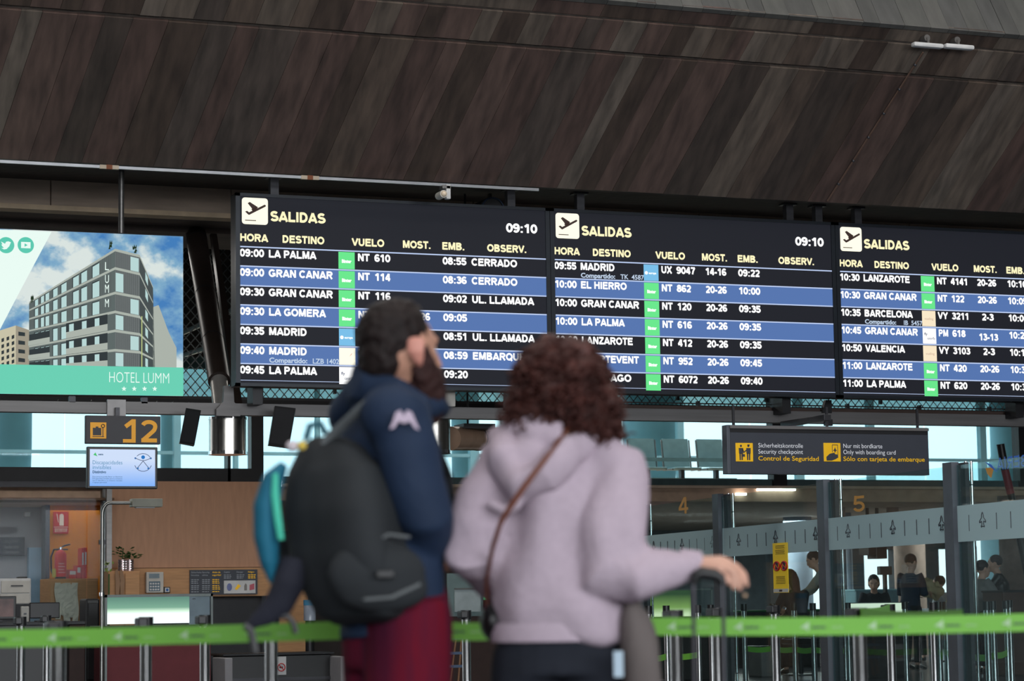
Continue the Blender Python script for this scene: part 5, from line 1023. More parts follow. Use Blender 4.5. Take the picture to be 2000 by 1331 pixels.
# middle and far posts: pixel of the pole, distance
far = [(41, 17, 'thin chrome barrier post at the far left'), (91, 20, 'thin far barrier post just left of the thick blurred post'), (113, 9.5, 'thick blurred chrome barrier post at the left'), (285, 12.5, 'chrome barrier post in front of the maroon counter, left'),
       (400, 14.5, 'chrome barrier post in front of the maroon counter\'s right end'), (530, 11.2, 'thick chrome barrier post left of the backpack'), (911, 17, 'chrome barrier post between the man and the woman'), (1321, 11.5, 'thick chrome barrier post under the woman\'s sleeve'),
       (1401, 14.5, 'chrome barrier post below the suitcase handle'), (1516, 18, 'slim barrier post below the yellow notice'), (1680, 10.8, 'thick chrome barrier post between the glass posts'), (1741, 17, 'slim barrier post right of the thick one, before the standing man')]
FP = {}
for px, D, lab in far:
    q = aD(px, 1280, D); FP[px] = q; stanchion((q.x, q.y), lab, 'chrome posts of the queue barriers')
belt((FP[1680].x, FP[1680].y), (FP[1741].x, FP[1741].y), 'green belt running back from the thick right post', prints=False); belt((FP[1680].x, FP[1680].y), (NP[3].x - .0, NP[3].y + 1.2), 'green belt edge showing above the near belt at the right', prints=False)
# far double-belt posts behind the glass
prev = None
for k, (px, D) in enumerate(((1268, 24), (1303, 24.5), (1365, 25), (1390, 25.5), (1455, 27.8), (1511, 27.5), (1553, 27), (1590, 26.6), (1658, 26), (1770, 27), (1825, 20.6), (1835, 23.2), (1850, 23.5), (1862, 24), (1930, 22), (1942, 23), (1968, 24), (1975, 27))):
    q = aD(px, 1280, D); lb = 'slim far barrier post behind the glass, %s' % ['at the edge of the draped coat', 'left of the thick post under the sleeve', 'left of the suitcase handle', 'between the suitcase handle bars', 'right of the suitcase handle', 'straight below the yellow notice', 'right of the yellow notice', 'left of the middle glass post', 'right of the middle glass post', 'at the standing man\'s legs', 'first left of the tall right post', 'second left of the tall one', 'third left of the tall one', 'touching the tall right one', 'first right of the tall one', 'second right of the tall one', 'third right of the tall one', 'nearest the right edge'][k]
    t = thing('far_barrier_post', lb, 'barrier post', (q.x, q.y, 0), 'far posts of the queue barriers')
    B().tube([(q.x, q.y, 0), (q.x, q.y, .95)], .03, 14).build('pole', 'chrome', t, smooth=True); B().tube([(q.x, q.y, 0), (q.x, q.y, .02)], .16, 20).build('base', 'dark_steel', t, smooth=True); B().tube([(q.x, q.y, .9), (q.x, q.y, .98)], .035, 14).build('head', 'black_plastic', t, smooth=True)
    if prev is not None and k in (1, 2, 5, 6, 7, 8, 14, 16): belt((prev.x, prev.y), (q.x, q.y), 'low green belt %s' % ['', 'left of the thick post under the sleeve', 'around the suitcase handle bars', '', 'right of the suitcase handle', 'just left below the yellow notice', 'just right below the yellow notice', 'left of the middle glass post', 'behind the middle glass post', '', '', '', '', '', 'behind the tall right glass post', '', 'near the right edge'][k], z=.47, w_=.06, prints=False, group='low green belts behind the glass')
    prev = q
# second lit counter behind the glass, seen under the sleeve
KY = 28.6; p = aY(1264, 1206, KY); q = aY(1390, 1150, KY)
t = thing('lit_counter', 'second lit counter glowing yellow-green under the woman\'s outstretched sleeve', 'counter', ((p.x + q.x) / 2, KY, 0)); xm = aY(1350, 1190, KY).x
gl = bpy.data.materials.new('tube_glow_green'); gl.use_nodes = True; n_ = gl.node_tree; bs = n_.nodes['Principled BSDF']; g = n_.nodes.new('ShaderNodeTexCoord'); sp = n_.nodes.new('ShaderNodeSeparateXYZ'); cr = n_.nodes.new('ShaderNodeValToRGB')
n_.links.new(g.outputs['Generated'], sp.inputs[0]); n_.links.new(sp.outputs['Z'], cr.inputs['Fac']); e = cr.color_ramp.elements; e[0].position = .08; e[0].color = lin((250, 255, 205)); e[1].position = .85; e[1].color = lin((56, 82, 52)); k = e.new(.35); k.color = lin((150, 178, 96))
bs.inputs['Emission Strength'].default_value = 1.0; n_.links.new(cr.outputs['Color'], bs.inputs['Emission Color']); bs.inputs['Base Color'].default_value = (.02, .02, .02, 1)
B().box((p.x + .02, KY, p.z), (xm, KY + .02, q.z - .02)).build('light_box', gl, t); B().box((xm, KY, p.z), (q.x - .02, KY + .02, q.z - .02)).build('end_panel', mat('panel_dim', (82, 94, 98), .4), t)
B().box((p.x, KY - .02, q.z - .02), (q.x, KY + .05, q.z)).build('frame_top', fr, t); B().box((q.x - .02, KY - .02, 0), (q.x, KY + .05, q.z)).build('frame_side', fr, t); B().bbox((p.x, KY, 0), (q.x, KY + .6, p.z), .01).build('base', 'black_plastic', t)
# third light box glowing just above the near belt
KY = 27.5; p = aY(1652, 1215, KY); q = aY(1772, 1178, KY)
t = thing('lit_counter', 'third lit counter, a low white glow just above the belt right of the thick post', 'counter', ((p.x + q.x) / 2, KY, 0))
B().box((p.x, KY, p.z), (q.x, KY + .02, q.z)).build('light_box', led('box_cream', (250, 250, 225), 1.1), t); B().box((p.x - .02, KY - .01, q.z), (q.x + .02, KY + .05, q.z + .012)).build('frame_top', fr, t); B().bbox((p.x, KY + .01, 0), (q.x, KY + .5, p.z), .01).build('base', 'black_plastic', t)
# furniture behind the glass: green benches, counter, planters, boxes
def boxthing(nm, lab, cat, px0, px1, py0, py1, Y, depth, m_, floor=True, **kw):
    a = aY(px0, py1, Y); c = aY(px1, py0, Y); t = thing(nm, lab, cat, ((a.x + c.x) / 2, Y, 0 if floor else a.z))
    B().bbox((a.x, Y, 0 if floor else a.z), (c.x, Y + depth, c.z), .02).build('body', m_, t); B().bbox((a.x - .01, Y - .01, c.z - .03), (c.x + .01, Y + depth + .01, c.z), .008).build('top', kw.get('m2', 'black_metal'), t); return t
boxthing('display_counter', 'pale bluish glass counter in front of the seated woman, behind the glass', 'counter', 1672, 1755, 1151, 1215, 35, .7, mat('pale_counter', (120, 150, 160), .3), m2='teal_concrete')
boxthing('screening_table', 'long dark table with bright green edge behind the yellow notice', 'table', 1440, 1630, 1190, 1235, 33.2, .8, 'black_plastic', m2=mat('deep_green', (20, 96, 44), .5))
boxthing('wooden_chair_back', 'brown leather-like counter block at the right edge', 'counter', 1962, 2060, 1152, 1245, 27, .5, mat('brown_block', (74, 48, 40), .6))
boxthing('grey_box', 'grey carton with printed labels standing behind the thick barrier posts', 'box', 1488, 1512, 1262, 1325, 29, .4, mat('carton_grey', (120, 116, 116), .8))
t = thing('luggage_trolley', 'folded luggage trolley frame between the man and the woman', 'trolley', aD(885, 1331, 28)); q = t.location.copy(); t.location.z = 0
for dx, tx in ((-.1, -.02), (-.04, .06), (.06, .12)): B().tube([(q.x + dx, q.y, .1), (q.x + tx, q.y, .75)], .012, 8).build('frame_bar', mat('trolley_brown', (150, 104, 70), .5), t)
for z in (.3, .45, .62): B().box((q.x - .12, q.y - .02, z), (q.x + .18, q.y + .02, z + .03)).build('shelf_bar', mat('trolley_blue', (90, 110, 140), .5), t)
for dx in (-.1, .12): B().tube([(q.x + dx, q.y - .02, .06), (q.x + dx, q.y + .02, .06)], .06, 14).build('wheel', 'black_plastic', t)
boxthing('wooden_stool', 'orange-brown wooden stool leg block at the bottom right', 'stool', 1976, 2000, 1262, 1340, 27.7, .1, mat('orange_wood', (150, 92, 52), .6))
# red and black inclined tube near upper right
a = aY(1954, 868, 28); c = aY(1974, 965, 28); m_ = aY(1963, 918, 28)
t = thing('inclined_pole', 'inclined black and red pole standing behind the glass near the right edge', 'pole', c)
B().tube([a, m_], .055, 14).build('black_section', 'black_plastic', t, smooth=True); B().tube([m_, c], .055, 14).build('red_section', mat('dull_red', (150, 44, 56), .5), t, smooth=True); B().tube([c, c + (c - a) * 3.2 + Vector((0, 0, -.0))], .05, 12).build('lower_section', 'black_plastic', t)
# video/baggage screens hanging under mezzanine
for px0, px1, py0, py1, lab in ((1696, 1710, 1046, 1085, 'left'), (1712, 1732, 1052, 1092, 'right')):
    a = aY(px0, py1, 34); c = aY(px1, py0, 34); t = thing('hanging_screen', 'dark hanging screen seen edge-on under the mezzanine, %s one' % lab, 'screen', (c.x, 34, a.z), 'hanging screens under the mezzanine'); B().bbox((a.x, 34, a.z), (c.x, 34.3, c.z), .01).build('case', 'black_plastic', t); B().box(((a.x + c.x) / 2 - .02, 34.1, c.z), ((a.x + c.x) / 2 + .02, 34.14, 2.47)).build('rod', 'black_metal', t)
q = aY(1716, 1100, 34.5)
tag(B().bbox((q.x + .02, 34.5, 1.40), (q.x + .25, 34.6, 1.54), .01).build('menu_board', mat('panel_dark', (50, 56, 64), .5), None), 'dark menu panel right of the seated woman\'s head behind glass', 'panel')
B().box((q.x + .11, 34.5, 0), (q.x + .15, 34.58, 1.4)).build('stand', 'black_metal', bpy.data.objects['menu_board'])
# ================================================================ PEOPLE
def R3(z, x=0): return Matrix.Rotation(z, 3, 'Z') @ Matrix.Rotation(x, 3, 'X')
def hand(b, w, dirv, palm_n, s=1., curl=.5, side=1):
    """palm and five fingers from wrist w towards dirv; palm_n = palm normal; side = thumb side sign"""
    d = Vector(dirv).normalized(); n = Vector(palm_n); n = (n - d * n.dot(d)).normalized(); a = d.cross(n).normalized() * side
    b.tube([w - d * .02 * s, w + d * .02 * s, w + d * .05 * s, w + d * .085 * s, w + d * .098 * s], [(.024 * s, .018 * s), (.03 * s, .016 * s), (.039 * s, .015 * s), (.041 * s, .014 * s), (.034 * s, .01 * s)], 12, ref=a)
    for k, (off, L) in enumerate(((.030, .072), (.010, .08), (-.011, .075), (-.030, .058))):
        p = w + d * .08 * s + a * off * s; q = [p]; dd = d.copy()
        for j, f_ in enumerate((.45, .32, .25)):
            dd = (dd + n * (curl * (.35 + .45 * j))).normalized(); q.append(q[-1] + dd * L * f_ * s)
        b.tube(q, [.0095 * s, .009 * s, .008 * s, .0065 * s], 8, ref=a)
    p = w + d * .02 * s + a * .025 * s; t1 = p + (d * .5 + a * .75 + n * .2).normalized() * .04 * s; t2 = t1 + (d * .85 + a * .25 + n * .45).normalized() * .032 * s; t3 = t2 + (d * .8 + n * .5).normalized() * .024 * s
    b.tube([p - a * .01 * s, t1, t2, t3], [.014 * s, .0115 * s, .010 * s, .008 * s], 8, ref=n)
    return b
def headshape(b, c, q, s=1., male=False):
    """head about centre c (between the eyes' height), q: 3x3 rotation, local +y is the face direction"""
    P = lambda x, y, z: c + q @ Vector((x * s, y * s, z * s))
    b.ball(P(0, -.012, .022), (.077 * s, .098 * s, .093 * s), q, 24, 16)
    b.tube([P(0, .0, .02), P(0, .022, -.03), P(0, .032, -.07), P(0, .045, -.105), P(0, .05, -.118)], [(.072 * s, .085 * s), (.067 * s, .072 * s), (.058 * s, .058 * s), (.036 * s, .036 * s), (.018 * s, .02 * s)], 20, ref=q @ Vector((1, 0, 0)))
    b.tube([P(0, .088, .012), P(0, .102, -.018), P(0, .108, -.035), P(0, .094, -.046)], [(.009 * s, .01 * s), (.011 * s, .012 * s), (.016 * s, .012 * s), (.012 * s, .006 * s)], 10, ref=q @ Vector((1, 0, 0)))
    b.tube([P(-.045, .072, .028), P(0, .088, .03), P(.045, .072, .028)], [(.01 * s, .01 * s), (.012 * s, .01 * s), (.01 * s, .01 * s)], 8, ref=q @ Vector((0, 0, 1)))
    for z, r_ in ((-.063, .006), (-.074, .0075)): b.tube([P(-.024, .078, z), P(0, .090, z), P(.024, .078, z)], [r_ * .6 * s, r_ * s, r_ * .6 * s], 8, ref=q @ Vector((0, 0, 1)))
    for sx in (-1, 1):
        b.tube([P(sx * .074, -.006, .018), P(sx * .084, -.018, .012), P(sx * .084, -.018, -.01), P(sx * .075, -.006, -.034)], [(.01 * s, .007 * s), (.021 * s, .007 * s), (.018 * s, .007 * s), (.008 * s, .006 * s)], 10, ref=q @ Vector((0, 1, 0)))
    return P
def face_parts(P, q, s, root, brow='hair_dark'):
    for sx in (-1, 1):
        e = B().ball(P(sx * .031, .067, .002), .0125 * s, q, 14, 10).build('eye', 'eye_white', root, smooth=2, local=True); B().ball(P(sx * .031, .0765, .002), .0055 * s, q, 10, 8).build('iris', 'iris', e, smooth=2, local=True)
        B().tube([P(sx * .016, .088, .020), P(sx * .032, .086, .027), P(sx * .05, .074, .022)], [.003 * s, .0042 * s, .002 * s], 6).build('eyebrow', brow, root, local=True)
    B().tube([P(-.022, .086, -.068), P(0, .0975, -.068), P(.022, .086, -.068)], [.003 * s, .0055 * s, .003 * s], 8, ref=(0, 0, 1)).build('lips', mat('lips', (160, 90, 84), .5), root, local=True)

def figure(nm, label, loc, rz, J, top='navy', legs='black_denim', hair='hair_dark', s=1., group=None, hairlen=0., voxel=.018, seated=False, headrot=(0, 0), skin='skin', item=None, extra=None, short=False):
    """a clothed adult; J: joints in the local frame (x right, y facing, z up)"""
    t = thing(nm, label, 'person', loc, group, rz)
    V_ = lambda k: Vector(J[k])
    pel, che, nek, hed = V_('pelvis'), V_('chest'), V_('neck'), V_('head')
    b = B(); q = R3(headrot[0], headrot[1]); P = headshape(b, hed, q, s)
    b.tube([nek - Vector((0, 0, .06)), nek, hed + Vector((0, 0, -.05))], [.062 * s, .053 * s, .05 * s], 14)
    b.tube([pel - Vector((0, 0, .09)), pel, (pel + che) / 2, che, nek - Vector((0, 0, .04))], [(.13, .09), (.15, .10), (.125, .09), (.15, .1), (.06, .05)], 16)
    tp = B(); tp.tube([pel - Vector((0, 0, .10)), pel + Vector((0, 0, .02)), (pel + che) / 2, che, che.lerp(nek, .62), nek - Vector((0, 0, .0))], [(.165, .12), (.165, .122), (.15, .115), (.18, .125), (.15, .09), (.065, .062)], 20)
    lg = B(); lg.tube([pel + Vector((0, 0, .06)), pel, pel - Vector((0, 0, .1))], [(.15, .105), (.165, .118), (.15, .11)], 16)
    for sd in 'lr':
        sh, el, wr, hp, kn, an = (V_(k + sd) for k in ('sh', 'el', 'wr', 'hp', 'kn', 'an'))
        b.tube([sh, el, wr], [.045, .038, .026], 10); hand(b, wr, wr - el, Vector((-1 if sd == 'r' else 1, 0, -.2)), s, .5, 1 if sd == 'l' else -1)
        b.tube([hp, kn, an], [.075, .052, .036], 12); b.tube([an, an + Vector((0, .02, -.05)), an + Vector((0, .15, -.06))], [.035, .038, .03], 10)
        m = sh.lerp(el, .5)
        tp.tube([che.lerp(sh, .5), sh, m, el, el.lerp(wr, .3)] + ([] if short else [wr]), [.075, .072, .062, .055, .05] + ([] if short else [.037]), 12)
        lg.tube([hp + Vector((0, 0, .03)), hp.lerp(kn, .5), kn, kn.lerp(an, .5), an + (kn - an) * .03], [.098, .09, .07, .062, .055], 14)
        sb = B(); sb.tube([an + Vector((0, -.035, -.045)), an + Vector((0, .03, -.04)), an + Vector((0, .11, -.055)), an + Vector((0, .19, -.065))], [(.036, .035), (.046, .042), (.046, .03), (.03, .018)], 12, ref=(1, 0, 0))
        solid('shoe', sb, 'black_plastic', t, .014, 3)
    solid('body', b, skin, t, voxel * .6, 2); solid('top', tp, top, t, voxel, 5, fold=.014, fscale=(7, 7, 4)); solid('trousers', lg, legs, t, voxel, 5, fold=.01)
    face_parts(P, q, s, t, hair)
    hb = B(); hb.ball(P(0, -.022, .036), (.086 * s, .098 * s, .092 * s), q, 20, 14)
    if hairlen: hb.tube([P(0, -.05, .04), P(0, -.07, -.06), P(0, -.06, -.06 - hairlen)], [(.09 * s, .07 * s), (.095 * s, .055 * s), (.06 * s, .03 * s)], 14, ref=q @ Vector((1, 0, 0)))
    solid('hair', hb, hair, t, .014, 2, fine=.005)
    return t
def stand(H_=1.7, lean=0., arms='down', step=0.):
    k = H_ / 1.7
    J = dict(pelvis=(0, 0, .93), chest=(0, lean * .5, 1.25), neck=(0, lean, 1.43), head=(0, lean * 1.3 + .02, 1.585))
    for sd, x in (('l', -1), ('r', 1)):
        J['sh' + sd] = (x * .185, lean * .8, 1.38); J['hp' + sd] = (x * .09, 0, .88); J['kn' + sd] = (x * .1, .03 + step * x, .48); J['an' + sd] = (x * .1, step * x * 1.5, .085)
        if arms == 'down': J['el' + sd] = (x * .25, lean * .7 - .02, 1.1); J['wr' + sd] = (x * .25, lean * .7 + .05, .86)
        elif arms == 'front': J['el' + sd] = (x * .24, lean + .03, 1.12); J['wr' + sd] = (x * .13, lean + .28, 1.13)
        elif arms == 'reach': J['el' + sd] = (x * .22, lean + .14, 1.16); J['wr' + sd] = (x * .16, lean + .38, 1.02)
    return {a: tuple(v * k for v in p) for a, p in J.items()}
def sit(H_=1.65, lean=0., seat=.45):
    k = H_ / 1.65; J = dict(pelvis=(0, 0, seat + .1), chest=(0, lean * .5, seat + .43), neck=(0, lean, seat + .6), head=(0, lean * 1.3 + .03, seat + .75))
    for sd, x in (('l', -1), ('r', 1)):
        J['sh' + sd] = (x * .18, lean * .8, seat + .55); J['el' + sd] = (x * .24, lean + .08, seat + .3); J['wr' + sd] = (x * .12, lean + .3, seat + .32)
        J['hp' + sd] = (x * .09, .02, seat + .08); J['kn' + sd] = (x * .11, .44, seat + .08); J['an' + sd] = (x * .11, .42, .085)
    return {a: tuple(v * k for v in p) for a, p in J.items()}
def ground(px, D): q = aD(px, 1200, D); q.z = 0; return q

# ---------------------------------------------------------------- the bearded man, in a frame aligned with the picture (x right, y away)
D1 = 6.3; root = ground(775, D1); man = thing('man', 'bearded man in navy jacket seen from behind, with black backpack, looking right', 'person', root, None, -YAW); man.name = 'person'
Ri = Matrix.Rotation(YAW, 3, 'Z')
def LM(px, py, dy=0.): return Ri @ (aD(px, py, D1 + dy) - root)
hc = LM(786, 690); hy = math.radians(-52); q = R3(hy, math.radians(3))
b = B(); P = headshape(b, hc, q, 1.06)
nk = LM(757, 762, .01)
b.tube([nk - Vector((0.01, 0, .07)), nk, hc + q @ Vector((0, -.02, -.06))], [.075, .066, .06], 16)
pel = Vector((.0, .03, .98)); che = LM(772, 900, .05)
b.tube([pel - Vector((0, 0, .1)), pel, che, nk - Vector((0, 0, .06))], [(.11, .1), (.11, .1), (.11, .1), (.06, .055)], 16)
fc = Vector((math.sin(math.radians(62)), math.cos(math.radians(62)), 0)); rs = Vector((fc.y, -fc.x, 0))     # facing and right-side directions of the torso
shR = LM(780, 812, -.13); shL = LM(705, 812, .17); elR = LM(830, 1010, -.12); wrR = LM(832, 1108, .06); elL = LM(738, 1000, .22); wrL = LM(785, 1110, .14)
hpR = LM(790, 1215, -.06); hpL = LM(745, 1215, .1); knR = hpR + Vector((.03, .0, -.44)); knL = hpL + Vector((.02, .0, -.44)); anR = knR + Vector((-.02, -.02, -.42)); anL = knL + Vector((-.02, .03, -.42))
anR.z = anL.z = .09
for sh, el, wr in ((shR, elR, wrR), (shL, elL, wrL)): b.tube([sh, el, wr], [.05, .042, .03], 12)
hand(b, wrR, wrR - elR, -rs * -1 + Vector((0, .6, 0)), 1.05, .7, -1); hand(b, wrL, wrL - elL, Vector((0, -1, 0)), 1.05, .7, 1)
for hp, kn, an in ((hpR, knR, anR), (hpL, knL, anL)): b.tube([hp, kn, an], [.08, .055, .04], 12); b.tube([an, an + Vector((.02, 0, -.05)), an + fc * .15 + Vector((0, 0, -.06))], [.036, .04, .03], 10)
solid('body', b, 'skin_tan', man, .0075, 2)
face_parts(P, q, 1.06, man)
# ear seen in profile gets its own redder skin
e = B(); e.tube([P(.074, -.008, .028), P(.089, -.022, .024), P(.091, -.024, -.004), P(.085, -.014, -.026), P(.076, -.004, -.038)], [(.012, .008), (.026, .009), (.023, .009), (.015, .008), (.008, .006)], 12, ref=q @ Vector((0, 1, 0)))
solid('ear', e, 'ear_skin', man, .005, 2)
# short dark hair: cap with shaved edge, and beard
hb = B(); hb.ball(P(0, -.026, .042), (.086, .103, .098), q, 28, 18); hb.ball(P(0, -.012, .088), (.066, .076, .052), q, 22, 14); hb.ball(P(0, -.072, -.008), (.07, .052, .075), q, 22, 14)
def hcut(v):
    return v
solid('hair', hb, 'hair_dark', man, .006, 2, fine=.006)
bd = B(); bd.tube([P(0, .034, -.042), P(0, .042, -.085), P(0, .054, -.125), P(0, .056, -.16), P(0, .056, -.185)], [(.077, .062), (.077, .070), (.068, .064), (.05, .05), (.022, .024)], 20, ref=q @ Vector((1, 0, 0)))
for sx in (-1, 1): bd.tube([P(sx * .068, .004, -.035), P(sx * .066, .014, -.07)], [(.018, .03), (.02, .034)], 12, ref=q @ Vector((1, 0, 0))); bd.tube([P(sx * .074, .016, .012), P(sx * .071, .02, -.04), P(sx * .058, .04, -.085)], [(.010, .012), (.015, .028), (.022, .045)], 12, ref=q @ Vector((1, 0, 0)))
bd.tube([P(-.03, .088, -.056), P(0, .101, -.052), P(.03, .088, -.056)], [.009, .011, .009], 10, ref=(0, 0, 1))
solid('beard', bd, 'beard', man, .006, 2, fine=.008)
# jacket
jk = B(); tor = [LM(762, 1262, .02), LM(770, 1180, .03), LM(768, 1050, .04), LM(764, 930, .04), LM(757, 850, .03), LM(752, 795, .02), LM(754, 752, .015)]
jk.tube(tor, [(.168, .135), (.165, .13), (.158, .13), (.16, .13), (.155, .115), (.115, .085), (.078, .075)], 26, ref=rs)
for sh, el, wr, w0 in ((shR, elR, wrR, .088), (shL, elL, wrL, .082)):
    jk.tube([che.lerp(sh, .55) + Vector((0, 0, .05)), sh, sh.lerp(el, .35), sh.lerp(el, .75), el, el.lerp(wr, .4), wr - (wr - el) * .12], [w0, w0, w0 * .93, w0 * .86, w0 * .82, w0 * .72, .045], 16)
jk.ball(shR + Vector((-.01, 0, .0)), (.09, .09, .085)); jk.ball(shL, (.085, .085, .08))
solid('jacket', jk, 'navy', man, .009, 8, fold=.02, fscale=(7, 7, 5), fine=.001)
# standing collar and hood roll
cl = B(); c0 = LM(752, 772, .015); n = 26
def ring(bc, c, rx, ry, tilt, th, hh, nn=26):
    ou = []
    for k in range(nn + 1):
        a_ = 2 * PI * k / nn; o_ = rs * (math.cos(a_) * rx) + fc * (math.sin(a_) * ry); z_ = tilt * math.sin(a_); ou.append(c + o_ + Vector((0, 0, z_)))
    bc.tube(ou, [(th, hh)] * (nn + 1), 8, ref=(0, 0, 1) if False else rs, cap=False)
cr_ = B()
for k in range(26):
    a_ = 2 * PI * k / 26
    for j, (rr, zz) in enumerate(((.098, -.05), (.09, 0), (.082, .045), (.070, .045), (.072, -.04))):
        cr_.v.append(c0 + rs * math.cos(a_) * rr + fc * math.sin(a_) * rr * 1.02 + Vector((0, 0, zz - .035 * math.sin(a_) )))
for k in range(26):
    for j in range(5): a0, a1 = k * 5 + j, k * 5 + (j + 1) % 5; b0, b1 = ((k + 1) % 26) * 5 + j, ((k + 1) % 26) * 5 + (j + 1) % 5; cr_.f.append((a0, a1, b1, b0))
hd = cr_; hd.tube([LM(822, 800, -.02), LM(845, 790, .02), LM(862, 800, .08)], [.03, .035, .03], 10)
hd.tube([LM(655, 812, .12), LM(690, 772, .04), LM(722, 752, -.05), LM(775, 768, -.1), LM(830, 800, -.07)], [(.03, .022), (.045, .03), (.05, .032), (.04, .028), (.03, .022)], 14, ref=(0, 0, 1))
solid('hood', hd, 'navy', man, .008, 6, fold=.008)
# sleeve logo: two back-to-back seated figures reduced to the two-lobed outline
lg = B(); lc = LM(786, 812, -.13); toC = (Ri @ (O - aD(786, 812, D1))).normalized(); lx = Vector((1, 0, 0)) - toC * toC.x; lx.normalize(); lz = toC.cross(lx) * -1
if lz.z < 0: lz = -lz
base_ = shR.lerp(elR, .04) + toC * .098 + lx * .009
pts = [(-.043, -.030), (-.032, -.004), (-.024, .022), (-.010, .030), (0, .012), (.010, .030), (.024, .022), (.034, -.004), (.046, -.034), (.033, -.028), (.018, -.006), (0, -.012), (-.016, -.005), (-.03, -.026)]
lg.prism([base_ + lx * u * .84 + lz * v * .8 for u, v in pts], toC * .004); lg.build('sleeve_logo', mat('logo_grey', (196, 178, 196), .7), man, local=True)
tr = B(); tr.tube([pel + Vector((0, 0, .1)), pel, pel - Vector((0, 0, .12))], [(.15, .12), (.165, .135), (.16, .13)], 20, ref=rs)
for hp, kn, an in ((hpR, knR, anR), (hpL, knL, anL)): tr.tube([hp + Vector((0, 0, .05)), hp.lerp(kn, .5), kn, kn.lerp(an, .5), an + Vector((0, 0, .02))], [.115, .108, .09, .08, .072], 16)
solid('trousers', tr, 'maroon_cloth', man, .011, 6, fold=.02)
for an in (anR, anL):
    sb = B(); sb.tube([an - fc * .05 + Vector((0, 0, -.045)), an + fc * .04 + Vector((0, 0, -.04)), an + fc * .13 + Vector((0, 0, -.055)), an + fc * .2 + Vector((0, 0, -.065))], [(.038, .038), (.05, .045), (.05, .03), (.03, .018)], 12, ref=rs); solid('shoe', sb, 'black_plastic', man, .01, 3)
# ---------------------------------------------------------------- backpack (its own thing), teal jacket strapped to it
bp = thing('backpack', 'large black backpack hanging low on the bearded man\'s back', 'backpack', root, None, -YAW)
pk = B()
def sq(bc, c, a_, n_, rx, ry, e=.55, nn=24):      # super-ellipse ring
    out = []
    for k in range(nn):
        t_ = 2 * PI * k / nn; cx_, sy_ = math.cos(t_), math.sin(t_); out.append(c + a_ * (rx * math.copysign(abs(cx_) ** e, cx_)) + n_ * (ry * math.copysign(abs(sy_) ** e, sy_)))
    return out
rings = []
for (px, py, dy, rx, ry) in ((640, 852, -.02, .05, .03), (648, 872, -.03, .10, .07), (656, 920, -.05, .155, .105), (664, 1000, -.07, .175, .13), (680, 1090, -.08, .18, .14), (702, 1165, -.08, .165, .13), (710, 1205, -.08, .14, .105), (712, 1222, -.08, .09, .06)):
    rings.append(sq(pk, LM(px, py, dy), rs.lerp(Vector((1, 0, 0)), .35).normalized(), Vector((.35, .94, 0)).normalized(), rx, ry))
k0 = 0
for rg in rings: pk.v += rg
for i in range(len(rings) - 1):
    for j in range(24): pk.f.append((i * 24 + j, i * 24 + (j + 1) % 24, (i + 1) * 24 + (j + 1) % 24, (i + 1) * 24 + j))
pk.f += [tuple(range(24)), tuple(range((len(rings) - 1) * 24, len(rings) * 24))]
solid('main_bag', pk, 'pack', bp, .012, 5, fold=.018, fscale=(6, 6, 5))
fp = B(); fp.ball(LM(735, 1120, -.235), (.125, .05, .085), R3(math.radians(12)), 20, 12); fp.ball(LM(745, 1150, -.23), (.12, .045, .06), R3(math.radians(12)), 20, 12)
solid('front_pocket', fp, 'pack', bp, .01, 6, fold=.006)
B().tube([LM(655, 1152, -.22), LM(715, 1172, -.275), LM(765, 1168, -.28), LM(820, 1142, -.24)], .005, 6).build('pocket_zip', 'pack_trim', bp, local=True); B().tube([LM(660, 1075, -.215), LM(715, 1065, -.26), LM(760, 1045, -.262), LM(800, 1050, -.235)], .004, 6).build('bag_zip', 'pack_trim', bp, local=True)
B().bbox(Vector(LM(752, 1122, -.3)) - Vector((.022, .004, .01)), Vector(LM(752, 1122, -.3)) + Vector((.022, .004, .01)), .004).build('zip_puller', 'black_plastic', bp, local=True)
B().tube([LM(752, 765, -.13), LM(716, 790, -.145), LM(680, 822, -.12), LM(648, 852, -.08), LM(635, 872, -.08)], [(.020, .006)] * 5, 10, ref=(.7, 0, .7)).build('shoulder_strap', 'pack_trim', bp, smooth=True, local=True)
B().tube([LM(752, 765, -.13), LM(790, 785, -.12), LM(840, 850, .0), LM(872, 930, .08), LM(880, 1010, .06)], [(.024, .008)] * 5, 10, ref=(.4, -.6, 0)).build('front_strap', 'pack', bp, smooth=True, local=True)
B().tube([LM(636, 848, -.05), LM(625, 828, -.05), LM(605, 832, -.05), LM(598, 858, -.05)], .009, 8).build('haul_loop', mat('loop_teal', (38, 92, 108), .7), bp, smooth=True, local=True)
ch = thing('keyring_charm', 'small white and yellow plush charm on top of the backpack', 'charm', root, None, -YAW)
B().ball(LM(572, 872, -.1), (.018, .014, .015)).build('plush_body', mat('plush_white', (205, 195, 200), .9), ch, smooth=2, local=True); B().ball(LM(590, 871, -.11), (.012, .01, .012)).build('plush_face', mat('plush_yellow', (214, 186, 84), .9), ch, smooth=2, local=True); B().tube([LM(585, 866, -.1), LM(600, 858, -.07)], .003, 6).build('cord', 'black_plastic', ch, local=True)
tj = thing('rolled_jacket', 'teal jacket with mint stripe strapped to the left side of the backpack', 'jacket', root, None, -YAW)
tb = B(); tb.tube([LM(556, 905, -.1), LM(535, 935, -.1), LM(522, 990, -.1), LM(521, 1050, -.1), LM(527, 1100, -.1), LM(532, 1142, -.1)], [(.012, .03), (.030, .05), (.036, .055), (.034, .05), (.026, .04), (.008, .015)], 18, ref=(1, 0, 0))
solid('jacket_body', tb, 'teal_cloth', tj, .006, 4, fold=.006)
